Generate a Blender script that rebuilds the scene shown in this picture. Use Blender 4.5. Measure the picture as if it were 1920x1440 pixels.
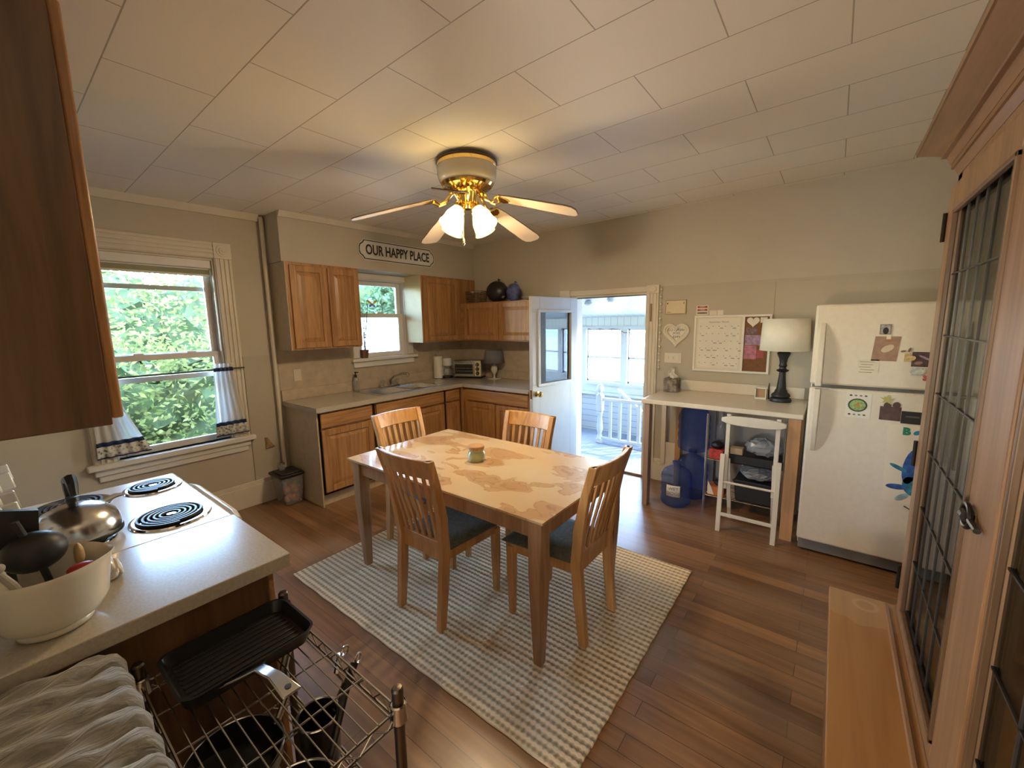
import bpy, bmesh, math, random
from mathutils import Vector, Matrix, Euler
random.seed(7)
PI = math.pi
scene = bpy.context.scene
for o in list(bpy.data.objects): bpy.data.objects.remove(o)
C = scene.collection

# ------------------------------------------------------------- camera
cam = bpy.data.cameras.new('camera')
cam.sensor_width = 36.0
cam.lens = 36.0*777.44/1920.0
cam.clip_start = 0.02
camo = bpy.data.objects.new('camera', cam); C.objects.link(camo)
def cam_matrix(yaw, pitch, roll, loc):
    f = Vector((-math.sin(yaw)*math.cos(pitch), math.cos(yaw)*math.cos(pitch), math.sin(pitch)))
    r = f.cross(Vector((0, 0, 1))).normalized(); u = r.cross(f)
    r2 = r*math.cos(roll)+u*math.sin(roll); u2 = -r*math.sin(roll)+u*math.cos(roll)
    m = Matrix((r2, u2, -f)).transposed().to_4x4(); m.translation = loc
    return m
camo.matrix_world = cam_matrix(0.65996, -0.14629, -0.015835, Vector((4.0792, -4.1086, 1.6061)))
scene.camera = camo

# ------------------------------------------------------------- world, sun, exposure
world = bpy.data.worlds.new('sky'); scene.world = world; world.use_nodes = True
wn = world.node_tree.nodes; wl = world.node_tree.links; wn.clear()
wo = wn.new('ShaderNodeOutputWorld'); wb = wn.new('ShaderNodeBackground'); sky = wn.new('ShaderNodeTexSky')
sky.sky_type = 'NISHITA'; sky.sun_disc = False; sky.sun_elevation = math.radians(52); sky.sun_rotation = math.radians(40)
sky.air_density = 1.0; sky.dust_density = 0.3; sky.ozone_density = 1.0
wl.new(sky.outputs[0], wb.inputs[0]); wl.new(wb.outputs[0], wo.inputs[0]); wb.inputs[1].default_value = 7.0

sun = bpy.data.lights.new('sun', 'SUN'); sun.energy = 6.0; sun.angle = math.radians(0.6); sun.color = (1.0, .95, .86)
suno = bpy.data.objects.new('sun', sun); C.objects.link(suno)
suno.rotation_euler = Vector((-0.48, -0.58, -0.66)).to_track_quat('-Z', 'Y').to_euler()

def portal(name, loc, rot, sx, sy):
    l = bpy.data.lights.new(name, 'AREA'); l.shape = 'RECTANGLE'; l.size = sx; l.size_y = sy
    l.cycles.is_portal = True
    o = bpy.data.objects.new(name, l); C.objects.link(o); o.location = loc; o.rotation_euler = rot
    return o
portal('daylight_portal', (-0.15, -3.2, 1.41), (0, -PI/2, 0), 1.52, .76)
portal('daylight_portal', (-0.15, -1.23, 1.66), (0, -PI/2, 0), .9, .66)
portal('daylight_portal', (4.0, -6.92, 1.55), (PI/2, 0, 0), .36, .66)

hl = bpy.data.lights.new('hall_fill_light', 'POINT'); hl.energy = 62.0; hl.color = (1.0, .84, .62); hl.shadow_soft_size = .12  # added fill light for the near side of the room, no fixture there
hlo = bpy.data.objects.new('hall_fill_light', hl); C.objects.link(hlo); hlo.location = (3.62, -5.3, 1.05)

vs = scene.view_settings
vs.view_transform = 'Standard'; vs.look = 'None'; vs.exposure = 0.63; vs.gamma = 1.0; vs.use_curve_mapping = False
cy = scene.cycles
cy.use_denoising = True; cy.max_bounces = 10; cy.diffuse_bounces = 6; cy.glossy_bounces = 4
cy.transmission_bounces = 8; cy.transparent_max_bounces = 12; cy.sample_clamp_indirect = 6.0
cy.caustics_reflective = False; cy.caustics_refractive = False; cy.blur_glossy = 0.5

# ------------------------------------------------------------- mesh builder
class MB:
    def __init__(self): self.v = []; self.f = []; self.m = []; self.cm = 0
    def add(self, vs_, fs):
        n = len(self.v); self.v += [Vector(p) for p in vs_]
        for f in fs: self.f.append(tuple(i+n for i in f)); self.m.append(self.cm)
        return self
    def mat(self, i): self.cm = i; return self
    def box(self, x0, x1, y0, y1, z0, z1):
        if x0 > x1: x0, x1 = x1, x0
        if y0 > y1: y0, y1 = y1, y0
        if z0 > z1: z0, z1 = z1, z0
        return self.add([(x0,y0,z0),(x1,y0,z0),(x1,y1,z0),(x0,y1,z0),(x0,y0,z1),(x1,y0,z1),(x1,y1,z1),(x0,y1,z1)],
            [(0,3,2,1),(4,5,6,7),(0,1,5,4),(1,2,6,5),(2,3,7,6),(3,0,4,7)])
    def hexa(self, a, b):                       # two quads of 4 points (bottom ccw, top ccw)
        return self.add(list(a)+list(b), [(0,3,2,1),(4,5,6,7),(0,1,5,4),(1,2,6,5),(2,3,7,6),(3,0,4,7)])
    def loft(self, rings, cap=True, closed=True, cap0=True, cap1=True):
        n = len(rings[0]); vs_ = [p for r in rings for p in r]; fs = []
        for k in range(len(rings)-1):
            for i in range(n if closed else n-1):
                j = (i+1) % n; fs.append((k*n+i, k*n+j, (k+1)*n+j, (k+1)*n+i))
        if cap and closed:
            if cap0: fs.append(tuple(range(n-1, -1, -1)))
            if cap1: fs.append(tuple((len(rings)-1)*n+i for i in range(n)))
        return self.add(vs_, fs)
    def tube(self, pts, r, n=8, closed=False):
        pts = [Vector(p) for p in pts]; N = len(pts); rings = []
        rs = r if isinstance(r, (list, tuple)) else [r]*N
        prev = None
        for i, p in enumerate(pts):
            a = pts[(i-1) % N] if (closed or i > 0) else p
            b = pts[(i+1) % N] if (closed or i < N-1) else p
            t = (b-a).normalized() if (b-a).length > 1e-9 else Vector((0,0,1))
            if prev is None:
                ref = Vector((0,0,1)) if abs(t.z) < .9 else Vector((1,0,0)); nx = t.cross(ref).normalized()
            else:
                nx = (prev-t*prev.dot(t)); nx = nx.normalized() if nx.length > 1e-6 else prev
            prev = nx; ny = t.cross(nx)
            rings.append([p+nx*math.cos(2*PI*k/n)*rs[i]+ny*math.sin(2*PI*k/n)*rs[i] for k in range(n)])
        if closed: rings.append(rings[0]); return self.loft(rings, cap=False)
        return self.loft(rings)
    def lathe(self, prof, c=(0,0,0), n=28, sx=1, sy=1, lobes=0, amp=0):
        rings = []
        for (r, z) in prof:
            rings.append([(c[0]+sx*r*(1+amp*math.cos(lobes*2*PI*k/n))*math.cos(2*PI*k/n), c[1]+sy*r*(1+amp*math.cos(lobes*2*PI*k/n))*math.sin(2*PI*k/n), c[2]+z) for k in range(n)])
        return self.loft(rings, cap0=prof[0][0] < .0025, cap1=prof[-1][0] < .0025)
    def prism(self, poly, axis, a, b):
        def P(u, v, w): return {'x': (w,u,v), 'y': (u,w,v), 'z': (u,v,w)}[axis]
        return self.loft([[P(u,v,a) for u,v in poly], [P(u,v,b) for u,v in poly]])
    def sphere(self, c, r, nu=16, nv=10):
        if not isinstance(r, (tuple, list)): r = (r,r,r)
        rings = []
        for j in range(nv+1):
            t = -PI/2+PI*j/nv; cr = max(math.cos(t), 1e-3)
            rings.append([(c[0]+r[0]*cr*math.cos(2*PI*k/nu), c[1]+r[1]*cr*math.sin(2*PI*k/nu), c[2]+r[2]*math.sin(t)) for k in range(nu)])
        return self.loft(rings)
    def grid(self, fn, nu, nv):
        vs_ = [fn(i/nu, j/nv) for j in range(nv+1) for i in range(nu+1)]
        fs = [(j*(nu+1)+i, j*(nu+1)+i+1, (j+1)*(nu+1)+i+1, (j+1)*(nu+1)+i) for j in range(nv) for i in range(nu)]
        return self.add(vs_, fs)
    def xf(self, M, start=0):
        for i in range(start, len(self.v)): self.v[i] = M @ self.v[i]
        return self
ORG = {}
def build(name, mb, mats, parent=None, smooth=30, bevel=0, solid=0, world=True, loc=None):
    me = bpy.data.meshes.new(name)
    off = Vector((0,0,0))
    if parent is not None and world: off = ORG.get(parent.name, Vector((0,0,0)))
    if loc is not None and parent is None: off = Vector(loc)
    me.from_pydata([v-off for v in mb.v], [], mb.f)
    if not isinstance(mats, (list, tuple)): mats = [mats]
    for m in mats: me.materials.append(m)
    for p, mi in zip(me.polygons, mb.m): p.material_index = min(mi, len(mats)-1)
    bm = bmesh.new(); bm.from_mesh(me); bmesh.ops.recalc_face_normals(bm, faces=bm.faces); bm.to_mesh(me); bm.free()
    if smooth:
        for p in me.polygons: p.use_smooth = True
        me.set_sharp_from_angle(angle=math.radians(smooth))
    o = bpy.data.objects.new(name, me); C.objects.link(o)
    if parent is not None:
        o.parent = parent; ORG[o.name] = ORG.get(parent.name, Vector((0,0,0))) if world else Vector((0,0,0))
    elif loc is not None: o.location = loc; ORG[o.name] = Vector(loc)
    if solid:
        s = o.modifiers.new('solid', 'SOLIDIFY'); s.thickness = solid; s.offset = 0
    if bevel:
        b = o.modifiers.new('bevel', 'BEVEL'); b.width = bevel; b.segments = 2; b.limit_method = 'ANGLE'; b.angle_limit = math.radians(40)
    return o
def tag(o, label, cat, group=None):
    o['label'] = label; o['category'] = cat
    if group: o['group'] = group
    return o
def thing(name, label, cat, loc=(0,0,0), rotz=0, group=None):
    o = bpy.data.objects.new(name, None); C.objects.link(o); o.empty_display_size = .05
    o.location = loc; o.rotation_euler = (0,0,rotz); ORG[o.name] = Vector(loc)
    return tag(o, label, cat, group)
def struct(name, mb, mats, parent=None, **k):
    o = build(name, mb, mats, parent, **k)
    if parent is None: o['kind'] = 'structure'
    return o
def copy_tree(o, parent=None):
    c = o.copy(); C.objects.link(c)
    if parent is not None: c.parent = parent
    for ch in list(o.children): copy_tree(ch, c)
    return c
def text_mesh(name, body, size, m, M, parent=None, depth=.001, align='CENTER', bold=0.0, sx=1.0):
    cu = bpy.data.curves.new(name, 'FONT'); cu.body = body; cu.size = size; cu.align_x = align; cu.align_y = 'CENTER'
    cu.extrude = depth; cu.offset = bold; cu.resolution_u = 4
    t = bpy.data.objects.new(name+'_tmp', cu); C.objects.link(t)
    dg = bpy.context.evaluated_depsgraph_get(); dg.update()
    me = bpy.data.meshes.new_from_object(t.evaluated_get(dg)); bpy.data.objects.remove(t)
    me.name = name
    off = ORG.get(parent.name, Vector((0,0,0))) if parent is not None else Vector((0,0,0))
    me.transform(Matrix.Translation(-off) @ M @ Matrix.Diagonal((sx,1,1,1))); me.materials.clear(); me.materials.append(m)
    o = bpy.data.objects.new(name, me); C.objects.link(o)
    if parent is not None: o.parent = parent; ORG[o.name] = off
    return o
def facing_ny(x, y, z):   # text plane readable from -Y
    return Matrix.Translation((x,y,z)) @ Matrix.Rotation(PI/2, 4, 'X')
def facing_px(x, y, z):   # readable from +X
    return Matrix.Translation((x,y,z)) @ Matrix.Rotation(PI/2, 4, 'Z') @ Matrix.Rotation(PI/2, 4, 'X')

# ------------------------------------------------------------- materials
def _new(name):
    m = bpy.data.materials.new(name); m.use_nodes = True
    nt = m.node_tree; b = nt.nodes['Principled BSDF']
    return m, nt, b
def lerpc(a, k): return tuple(min(1, max(0, c*k)) for c in a)
def plain(name, col, rough=.5, metal=0, var=.06, scale=9, bump=0, coat=0, spec=.5, emit=None, estr=0, trans=0, ior=1.45, sss=0):
    m, nt, b = _new(name)
    tc = nt.nodes.new('ShaderNodeTexCoord'); n = nt.nodes.new('ShaderNodeTexNoise'); n.inputs['Scale'].default_value = scale; n.inputs['Detail'].default_value = 4
    nt.links.new(tc.outputs['Object'], n.inputs['Vector'])
    r = nt.nodes.new('ShaderNodeValToRGB'); r.color_ramp.elements[0].position = .3; r.color_ramp.elements[1].position = .7
    r.color_ramp.elements[0].color = (*lerpc(col, 1-var), 1); r.color_ramp.elements[1].color = (*lerpc(col, 1+var), 1)
    nt.links.new(n.outputs['Fac'], r.inputs['Fac']); nt.links.new(r.outputs['Color'], b.inputs['Base Color'])
    b.inputs['Roughness'].default_value = rough; b.inputs['Metallic'].default_value = metal
    b.inputs['Specular IOR Level'].default_value = spec; b.inputs['Coat Weight'].default_value = coat; b.inputs['IOR'].default_value = ior
    b.inputs['Transmission Weight'].default_value = trans
    if sss: b.inputs['Subsurface Weight'].default_value = sss; b.inputs['Subsurface Radius'].default_value = (.02,.02,.02)
    if emit: b.inputs['Emission Color'].default_value = (*emit, 1); b.inputs['Emission Strength'].default_value = estr
    if bump:
        bp = nt.nodes.new('ShaderNodeBump'); bp.inputs['Strength'].default_value = bump; bp.inputs['Distance'].default_value = .004
        n2 = nt.nodes.new('ShaderNodeTexNoise'); n2.inputs['Scale'].default_value = scale*14; n2.inputs['Detail'].default_value = 3
        nt.links.new(tc.outputs['Object'], n2.inputs['Vector']); nt.links.new(n2.outputs['Fac'], bp.inputs['Height']); nt.links.new(bp.outputs[0], b.inputs['Normal'])
    return m
def wood(name, c1, c2, axis='z', scale=1.0, rough=.38, coat=.15, bump=.12, blotch=0):
    m, nt, b = _new(name); N = nt.nodes; L = nt.links
    tc = N.new('ShaderNodeTexCoord'); mp = N.new('ShaderNodeMapping')
    s = {'x': (1.2,18,18), 'y': (18,1.2,18), 'z': (18,18,1.2)}[axis]
    mp.inputs['Scale'].default_value = tuple(q*scale for q in s); L.new(tc.outputs['Object'], mp.inputs[0])
    n = N.new('ShaderNodeTexNoise'); n.inputs['Scale'].default_value = 1.6; n.inputs['Detail'].default_value = 7; n.inputs['Distortion'].default_value = .8
    L.new(mp.outputs[0], n.inputs['Vector'])
    n2 = N.new('ShaderNodeTexNoise'); n2.inputs['Scale'].default_value = 7; n2.inputs['Detail'].default_value = 3; L.new(mp.outputs[0], n2.inputs['Vector'])
    mx = N.new('ShaderNodeMath'); mx.operation = 'MULTIPLY_ADD'; mx.inputs[1].default_value = .35; L.new(n2.outputs['Fac'], mx.inputs[0]); L.new(n.outputs['Fac'], mx.inputs[2])
    r = N.new('ShaderNodeValToRGB'); r.color_ramp.elements[0].position = .48; r.color_ramp.elements[1].position = .86
    r.color_ramp.elements[0].color = (*c1,1); r.color_ramp.elements[1].color = (*c2,1); L.new(mx.outputs[0], r.inputs['Fac'])
    L.new(r.outputs['Color'], b.inputs['Base Color']); b.inputs['Roughness'].default_value = rough; b.inputs['Coat Weight'].default_value = coat; b.inputs['Coat Roughness'].default_value = .25
    bp = N.new('ShaderNodeBump'); bp.inputs['Strength'].default_value = bump; bp.inputs['Distance'].default_value = .002
    L.new(mx.outputs[0], bp.inputs['Height']); L.new(bp.outputs[0], b.inputs['Normal'])
    return m
def glassm(name, col=(1,1,1), rough=0.0, mirror=1.0):
    # thin pane: mostly transparent with a fresnel mirror on top
    m, nt, b = _new(name); N = nt.nodes; L = nt.links; N.remove(b)
    out = N['Material Output']; t = N.new('ShaderNodeBsdfTransparent'); t.inputs[0].default_value = (*col,1)
    g = N.new('ShaderNodeBsdfGlossy'); g.inputs['Roughness'].default_value = rough; g.inputs['Color'].default_value = (1,1,1,1)
    fr = N.new('ShaderNodeFresnel'); fr.inputs[0].default_value = 1.52
    mu = N.new('ShaderNodeMath'); mu.operation = 'MULTIPLY'; mu.inputs[1].default_value = mirror; L.new(fr.outputs[0], mu.inputs[0])
    n = N.new('ShaderNodeTexNoise'); n.inputs['Scale'].default_value = 3; bp = N.new('ShaderNodeBump'); bp.inputs['Strength'].default_value = .02
    L.new(n.outputs['Fac'], bp.inputs['Height']); L.new(bp.outputs[0], g.inputs['Normal'])
    mx = N.new('ShaderNodeMixShader'); L.new(mu.outputs[0], mx.inputs[0]); L.new(t.outputs[0], mx.inputs[1]); L.new(g.outputs[0], mx.inputs[2]); L.new(mx.outputs[0], out.inputs[0])
    return m
def emitm(name, col, s):
    m, nt, b = _new(name); b.inputs['Base Color'].default_value = (*col,1); b.inputs['Emission Color'].default_value = (*col,1); b.inputs['Emission Strength'].default_value = s
    return m

M = {}
M['wall'] = plain('tan_wall_paint', (.50,.452,.365), .75, var=.03, scale=2.5, bump=.06)
M['wall_low'] = plain('tan_wallboard_paint', (.45,.40,.315), .7, var=.03, scale=3, bump=.06)
M['white'] = plain('white_trim_paint', (.72,.70,.65), .45, var=.04, scale=6)
M['cream'] = plain('cream_trim_paint', (.66,.60,.49), .5, var=.05, scale=6)
M['porchwhite'] = plain('porch_white_paint', (.37,.395,.405), .5, var=.03)
M['doorpaint'] = plain('white_door_paint', (.52,.54,.545), .4, var=.03)
M['oak'] = wood('honey_oak', (.26,.12,.04), (.47,.25,.095), 'z')
M['oakx'] = wood('honey_oak_along', (.26,.12,.04), (.47,.25,.095), 'y')
M['oakxx'] = wood('honey_oak_across', (.26,.12,.04), (.47,.25,.095), 'x')
M['oakdark'] = wood('dark_oak', (.085,.042,.017), (.155,.082,.037), 'z', .7)  # darker oak tone for the near cabinets and hutch glass beads
M['endpanel'] = plain('pale_laminate_side', (.52,.42,.29), .5, var=.08, scale=20)
M['chairwood'] = wood('chair_oak', (.36,.17,.05), (.55,.30,.11), 'z', .8)
M['legwood'] = wood('table_leg_wood', (.24,.13,.06), (.40,.23,.12), 'z', .8)
M['hutch'] = wood('hutch_oak', (.215,.115,.056), (.325,.185,.098), 'z', .9)
M['hutchy'] = wood('hutch_oak_along', (.19,.098,.044), (.28,.155,.076), 'y', .9)
M['ledge'] = wood('ledge_oak', (.26,.115,.032), (.34,.165,.052), 'y', .5, rough=.3)
M['pine'] = wood('pine_post', (.42,.21,.08), (.56,.31,.13), 'z', .6)
M['greywood'] = wood('weathered_post', (.30,.20,.15), (.40,.28,.21), 'z', .6)
M['steel'] = plain('stainless_steel', (.62,.61,.59), .22, 1.0, var=.05)
M['chrome'] = plain('chrome', (.75,.75,.75), .08, 1.0, var=.02)
M['brass'] = plain('polished_brass', (.80,.58,.22), .14, 1.0, var=.04)
M['black'] = plain('black_plastic', (.012,.012,.013), .45, var=.2)
M['blackmetal'] = plain('black_nonstick_metal', (.014,.014,.015), .35, .3, var=.2)
M['darkiron'] = plain('dark_iron', (.03,.025,.022), .4, .8)
M['bronze'] = plain('dark_bronze_post', (.12,.095,.075), .3, .9)
M['wire'] = plain('grey_chrome_wire', (.55,.52,.47), .22, 1.0)
M['fridge'] = plain('textured_white_enamel', (.66,.59,.485), .42, var=.03, scale=40, bump=.08)
M['gasket'] = plain('grey_gasket', (.16,.15,.14), .6)
M['laminate'] = plain('speckled_beige_laminate', (.43,.385,.32), .20, var=.09, scale=140, spec=.7, coat=.25)
M['splash'] = plain('beige_laminate_backsplash', (.48,.40,.30), .45, var=.12, scale=12)
M['enamel'] = plain('white_stove_enamel', (.66,.64,.60), .2, var=.02, coat=.2)
M['ceramic'] = plain('white_ceramic', (.68,.64,.56), .22, var=.03, coat=.3)
M['paper'] = plain('white_paper', (.72,.68,.60), .85, var=.03)
M['offpaper'] = plain('cream_paper', (.70,.62,.50), .85, var=.04)
M['seat'] = plain('grey_green_upholstery', (.105,.112,.098), .9, var=.25, scale=60, bump=.3)
M['desk'] = plain('cream_laminate_desk', (.66,.58,.46), .3, var=.03, scale=14)
M['bluejug'] = None
M['glass'] = glassm('window_glass', (.97,1,.99))
M['dglass'] = glassm('double_glazed_door_glass', (.80,.84,.84), 0, 3.0)
M['hglass'] = glassm('cabinet_glass', (.60,.60,.54), 0, .55)
M['came'] = plain('lead_came', (.07,.065,.06), .35, .7)
M['brownm'] = plain('walnut_blade_top', (.06,.03,.015), .5)
M['bladew'] = plain('pale_blade_underside', (.62,.50,.36), .45, var=.05)
M['navy'] = plain('navy_fabric', (.02,.035,.10), .9)
M['sheer'] = None
M['greyshade'] = plain('grey_lampshade', (.16,.16,.17), .9)
M['red'] = plain('dark_red_plastic', (.30,.02,.015), .4)
M['orange'] = plain('orange_pack', (.55,.16,.04), .5)
M['cork'] = plain('cork', (.19,.085,.04), .9, var=.2, scale=80)
M['pink'] = plain('pink_print', (.42,.16,.22), .7, var=.35, scale=40)
M['purple'] = plain('mauve_print', (.33,.22,.33), .7, var=.35, scale=45)
M['ink'] = plain('dark_ink', (.03,.03,.03), .8)
M['greyink'] = plain('grey_ink', (.22,.20,.18), .8)
M['plantgreen'] = plain('leaf_green', (.05,.14,.03), .5, var=.4, scale=20)
M['terracotta'] = plain('brown_pot', (.16,.08,.05), .7)
# ------------------------------------------------------------- special materials
def floor_mat():
    m, nt, b = _new('worn_plank_floor'); N = nt.nodes; L = nt.links
    tc = N.new('ShaderNodeTexCoord'); br = N.new('ShaderNodeTexBrick')
    br.inputs['Scale'].default_value = 1; br.inputs['Brick Width'].default_value = 1.35; br.inputs['Row Height'].default_value = .088
    br.inputs['Mortar Size'].default_value = .0016; br.inputs['Mortar Smooth'].default_value = .3; br.offset = .37; br.inputs['Bias'].default_value = 0
    br.inputs['Color1'].default_value = (.25,.13,.057,1); br.inputs['Color2'].default_value = (.14,.07,.031,1); br.inputs['Mortar'].default_value = (.05,.026,.014,1)
    L.new(tc.outputs['Object'], br.inputs['Vector'])
    mp = N.new('ShaderNodeMapping'); mp.inputs['Scale'].default_value = (1.6,22,1); L.new(tc.outputs['Object'], mp.inputs[0])
    g = N.new('ShaderNodeTexNoise'); g.inputs['Scale'].default_value = 1.5; g.inputs['Detail'].default_value = 6; L.new(mp.outputs[0], g.inputs['Vector'])
    mx = N.new('ShaderNodeMixRGB'); mx.blend_type = 'MULTIPLY'; mx.inputs[0].default_value = .75; L.new(br.outputs['Color'], mx.inputs[1])
    rg = N.new('ShaderNodeValToRGB'); rg.color_ramp.elements[0].color = (.25,.24,.23,1); rg.color_ramp.elements[1].color = (1.9,1.8,1.65,1); L.new(g.outputs['Fac'], rg.inputs[0]); L.new(rg.outputs[0], mx.inputs[2])
    # worn greyish varnish-free patches with shapes of their own
    w = N.new('ShaderNodeTexNoise'); w.inputs['Scale'].default_value = 1.1; w.inputs['Detail'].default_value = 5
    mp2 = N.new('ShaderNodeMapping'); mp2.inputs['Location'].default_value = (3.1,1.4,0); mp2.inputs['Scale'].default_value = (.8,3.2,1); L.new(tc.outputs['Object'], mp2.inputs[0]); L.new(mp2.outputs[0], w.inputs['Vector'])
    rw = N.new('ShaderNodeValToRGB'); rw.color_ramp.elements[0].position = .47; rw.color_ramp.elements[1].position = .68; rw.color_ramp.elements[1].color = (.6,.6,.6,1); L.new(w.outputs['Fac'], rw.inputs[0])
    m2 = N.new('ShaderNodeMixRGB'); L.new(rw.outputs[0], m2.inputs[0]); L.new(mx.outputs[0], m2.inputs[1]); m2.inputs[2].default_value = (.27,.19,.125,1)
    L.new(m2.outputs[0], b.inputs['Base Color'])
    rr = N.new('ShaderNodeMapRange'); rr.inputs['To Min'].default_value = .22; rr.inputs['To Max'].default_value = .42; L.new(w.outputs['Fac'], rr.inputs[0]); L.new(rr.outputs[0], b.inputs['Roughness'])
    bp = N.new('ShaderNodeBump'); bp.inputs['Strength'].default_value = .15; bp.inputs['Distance'].default_value = .002; L.new(g.outputs['Fac'], bp.inputs['Height']); L.new(bp.outputs[0], b.inputs['Normal'])
    return m
def ceil_mat():
    m, nt, b = _new('ceiling_tiles'); N = nt.nodes; L = nt.links
    tc = N.new('ShaderNodeTexCoord'); mp = N.new('ShaderNodeMapping'); mp.inputs['Location'].default_value = (-2.585-.365, 2.965, 0)
    L.new(tc.outputs['Object'], mp.inputs[0]); br = N.new('ShaderNodeTexBrick')
    br.inputs['Scale'].default_value = 1; br.inputs['Brick Width'].default_value = .73; br.inputs['Row Height'].default_value = .362; br.inputs['Mortar Size'].default_value = .0028; br.inputs['Mortar Smooth'].default_value = .2
    br.inputs['Color1'].default_value = (.84,.80,.725,1); br.inputs['Color2'].default_value = (.815,.775,.70,1); br.inputs['Mortar'].default_value = (.42,.38,.32,1); br.offset = .5
    L.new(mp.outputs[0], br.inputs['Vector']); L.new(br.outputs['Color'], b.inputs['Base Color']); b.inputs['Roughness'].default_value = .6
    n = N.new('ShaderNodeTexNoise'); n.inputs['Scale'].default_value = 1.2; L.new(tc.outputs['Object'], n.inputs['Vector'])
    a = N.new('ShaderNodeMath'); a.operation = 'MULTIPLY_ADD'; a.inputs[1].default_value = -1; L.new(br.outputs['Fac'], a.inputs[0]); L.new(n.outputs['Fac'], a.inputs[2])
    bp = N.new('ShaderNodeBump'); bp.inputs['Strength'].default_value = .25; bp.inputs['Distance'].default_value = .003; L.new(a.outputs[0], bp.inputs['Height']); L.new(bp.outputs[0], b.inputs['Normal'])
    return m
def rug_mat():
    m, nt, b = _new('woven_jute'); N = nt.nodes; L = nt.links
    tc = N.new('ShaderNodeTexCoord'); sp = N.new('ShaderNodeSeparateXYZ'); L.new(tc.outputs['Object'], sp.inputs[0])
    def saw(out, freq):
        a = N.new('ShaderNodeMath'); a.operation = 'MULTIPLY'; a.inputs[1].default_value = freq*2*PI; L.new(out, a.inputs[0])
        s = N.new('ShaderNodeMath'); s.operation = 'SINE'; L.new(a.outputs[0], s.inputs[0]); return s.outputs[0]
    sy = saw(sp.outputs['Y'], 1/.034); sx = saw(sp.outputs['X'], 1/.026)
    ab = N.new('ShaderNodeMath'); ab.operation = 'ADD'; ab.inputs[1].default_value = .15; L.new(sy, ab.inputs[0])
    mu = N.new('ShaderNodeMath'); mu.operation = 'MULTIPLY_ADD'; mu.inputs[1].default_value = .35; L.new(sx, mu.inputs[0]); L.new(ab.outputs[0], mu.inputs[2])
    n = N.new('ShaderNodeTexNoise'); n.inputs['Scale'].default_value = 90; n.inputs['Detail'].default_value = 2; L.new(tc.outputs['Object'], n.inputs['Vector'])
    ad = N.new('ShaderNodeMath'); ad.operation = 'MULTIPLY_ADD'; ad.inputs[1].default_value = 1.6; L.new(n.outputs['Fac'], ad.inputs[0]); L.new(mu.outputs[0], ad.inputs[2])
    r = N.new('ShaderNodeValToRGB'); r.color_ramp.elements[0].color = (.31,.235,.14,1); r.color_ramp.elements[1].color = (.72,.575,.37,1)
    mr = N.new('ShaderNodeMapRange'); mr.inputs['From Min'].default_value = -.3; mr.inputs['From Max'].default_value = 1.6; L.new(ad.outputs[0], mr.inputs[0]); L.new(mr.outputs[0], r.inputs[0])
    L.new(r.outputs[0], b.inputs['Base Color']); b.inputs['Roughness'].default_value = .95; b.inputs['Specular IOR Level'].default_value = .1
    bp = N.new('ShaderNodeBump'); bp.inputs['Strength'].default_value = .9; bp.inputs['Distance'].default_value = .006; L.new(mr.outputs[0], bp.inputs['Height']); L.new(bp.outputs[0], b.inputs['Normal'])
    return m
def tabletop_mat():
    m, nt, b = _new('stained_tabletop'); N = nt.nodes; L = nt.links
    tc = N.new('ShaderNodeTexCoord'); n = N.new('ShaderNodeTexNoise'); n.inputs['Scale'].default_value = 2.7; n.inputs['Detail'].default_value = 5; n.inputs['Roughness'].default_value = .5; n.inputs['Distortion'].default_value = .6
    mp = N.new('ShaderNodeMapping'); mp.inputs['Location'].default_value = (.9,4.3,0); mp.inputs['Scale'].default_value = (1.3,2.2,1); L.new(tc.outputs['Object'], mp.inputs[0]); L.new(mp.outputs[0], n.inputs['Vector'])
    r = N.new('ShaderNodeValToRGB'); e = r.color_ramp.elements; cream = (.50,.385,.225,1)
    e[0].position = 0; e[0].color = cream; e[1].position = 1; e[1].color = (.37,.21,.095,1)
    for p, c in ((.52, cream), (.532, (.31,.175,.075,1)), (.545, (.42,.27,.13,1)), (.60, (.41,.265,.125,1)), (.61, (.30,.165,.075,1)), (.63, (.40,.25,.12,1))):
        k = e.new(p); k.color = c
    L.new(n.outputs['Fac'], r.inputs[0])
    n2 = N.new('ShaderNodeTexNoise'); n2.inputs['Scale'].default_value = 3.3; n2.inputs['Detail'].default_value = 3; L.new(tc.outputs['Object'], n2.inputs['Vector'])
    r2 = N.new('ShaderNodeValToRGB'); r2.color_ramp.elements[0].position = .35; r2.color_ramp.elements[0].color = (1,.9,.82,1); r2.color_ramp.elements[1].position = .65; r2.color_ramp.elements[1].color = (1.02,1.04,1.08,1); L.new(n2.outputs['Fac'], r2.inputs[0])
    mx = N.new('ShaderNodeMixRGB'); mx.blend_type = 'MULTIPLY'; mx.inputs[0].default_value = 1; L.new(r.outputs[0], mx.inputs[1]); L.new(r2.outputs[0], mx.inputs[2])
    L.new(mx.outputs[0], b.inputs['Base Color']); b.inputs['Roughness'].default_value = .3; b.inputs['Coat Weight'].default_value = .15
    return m
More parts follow.
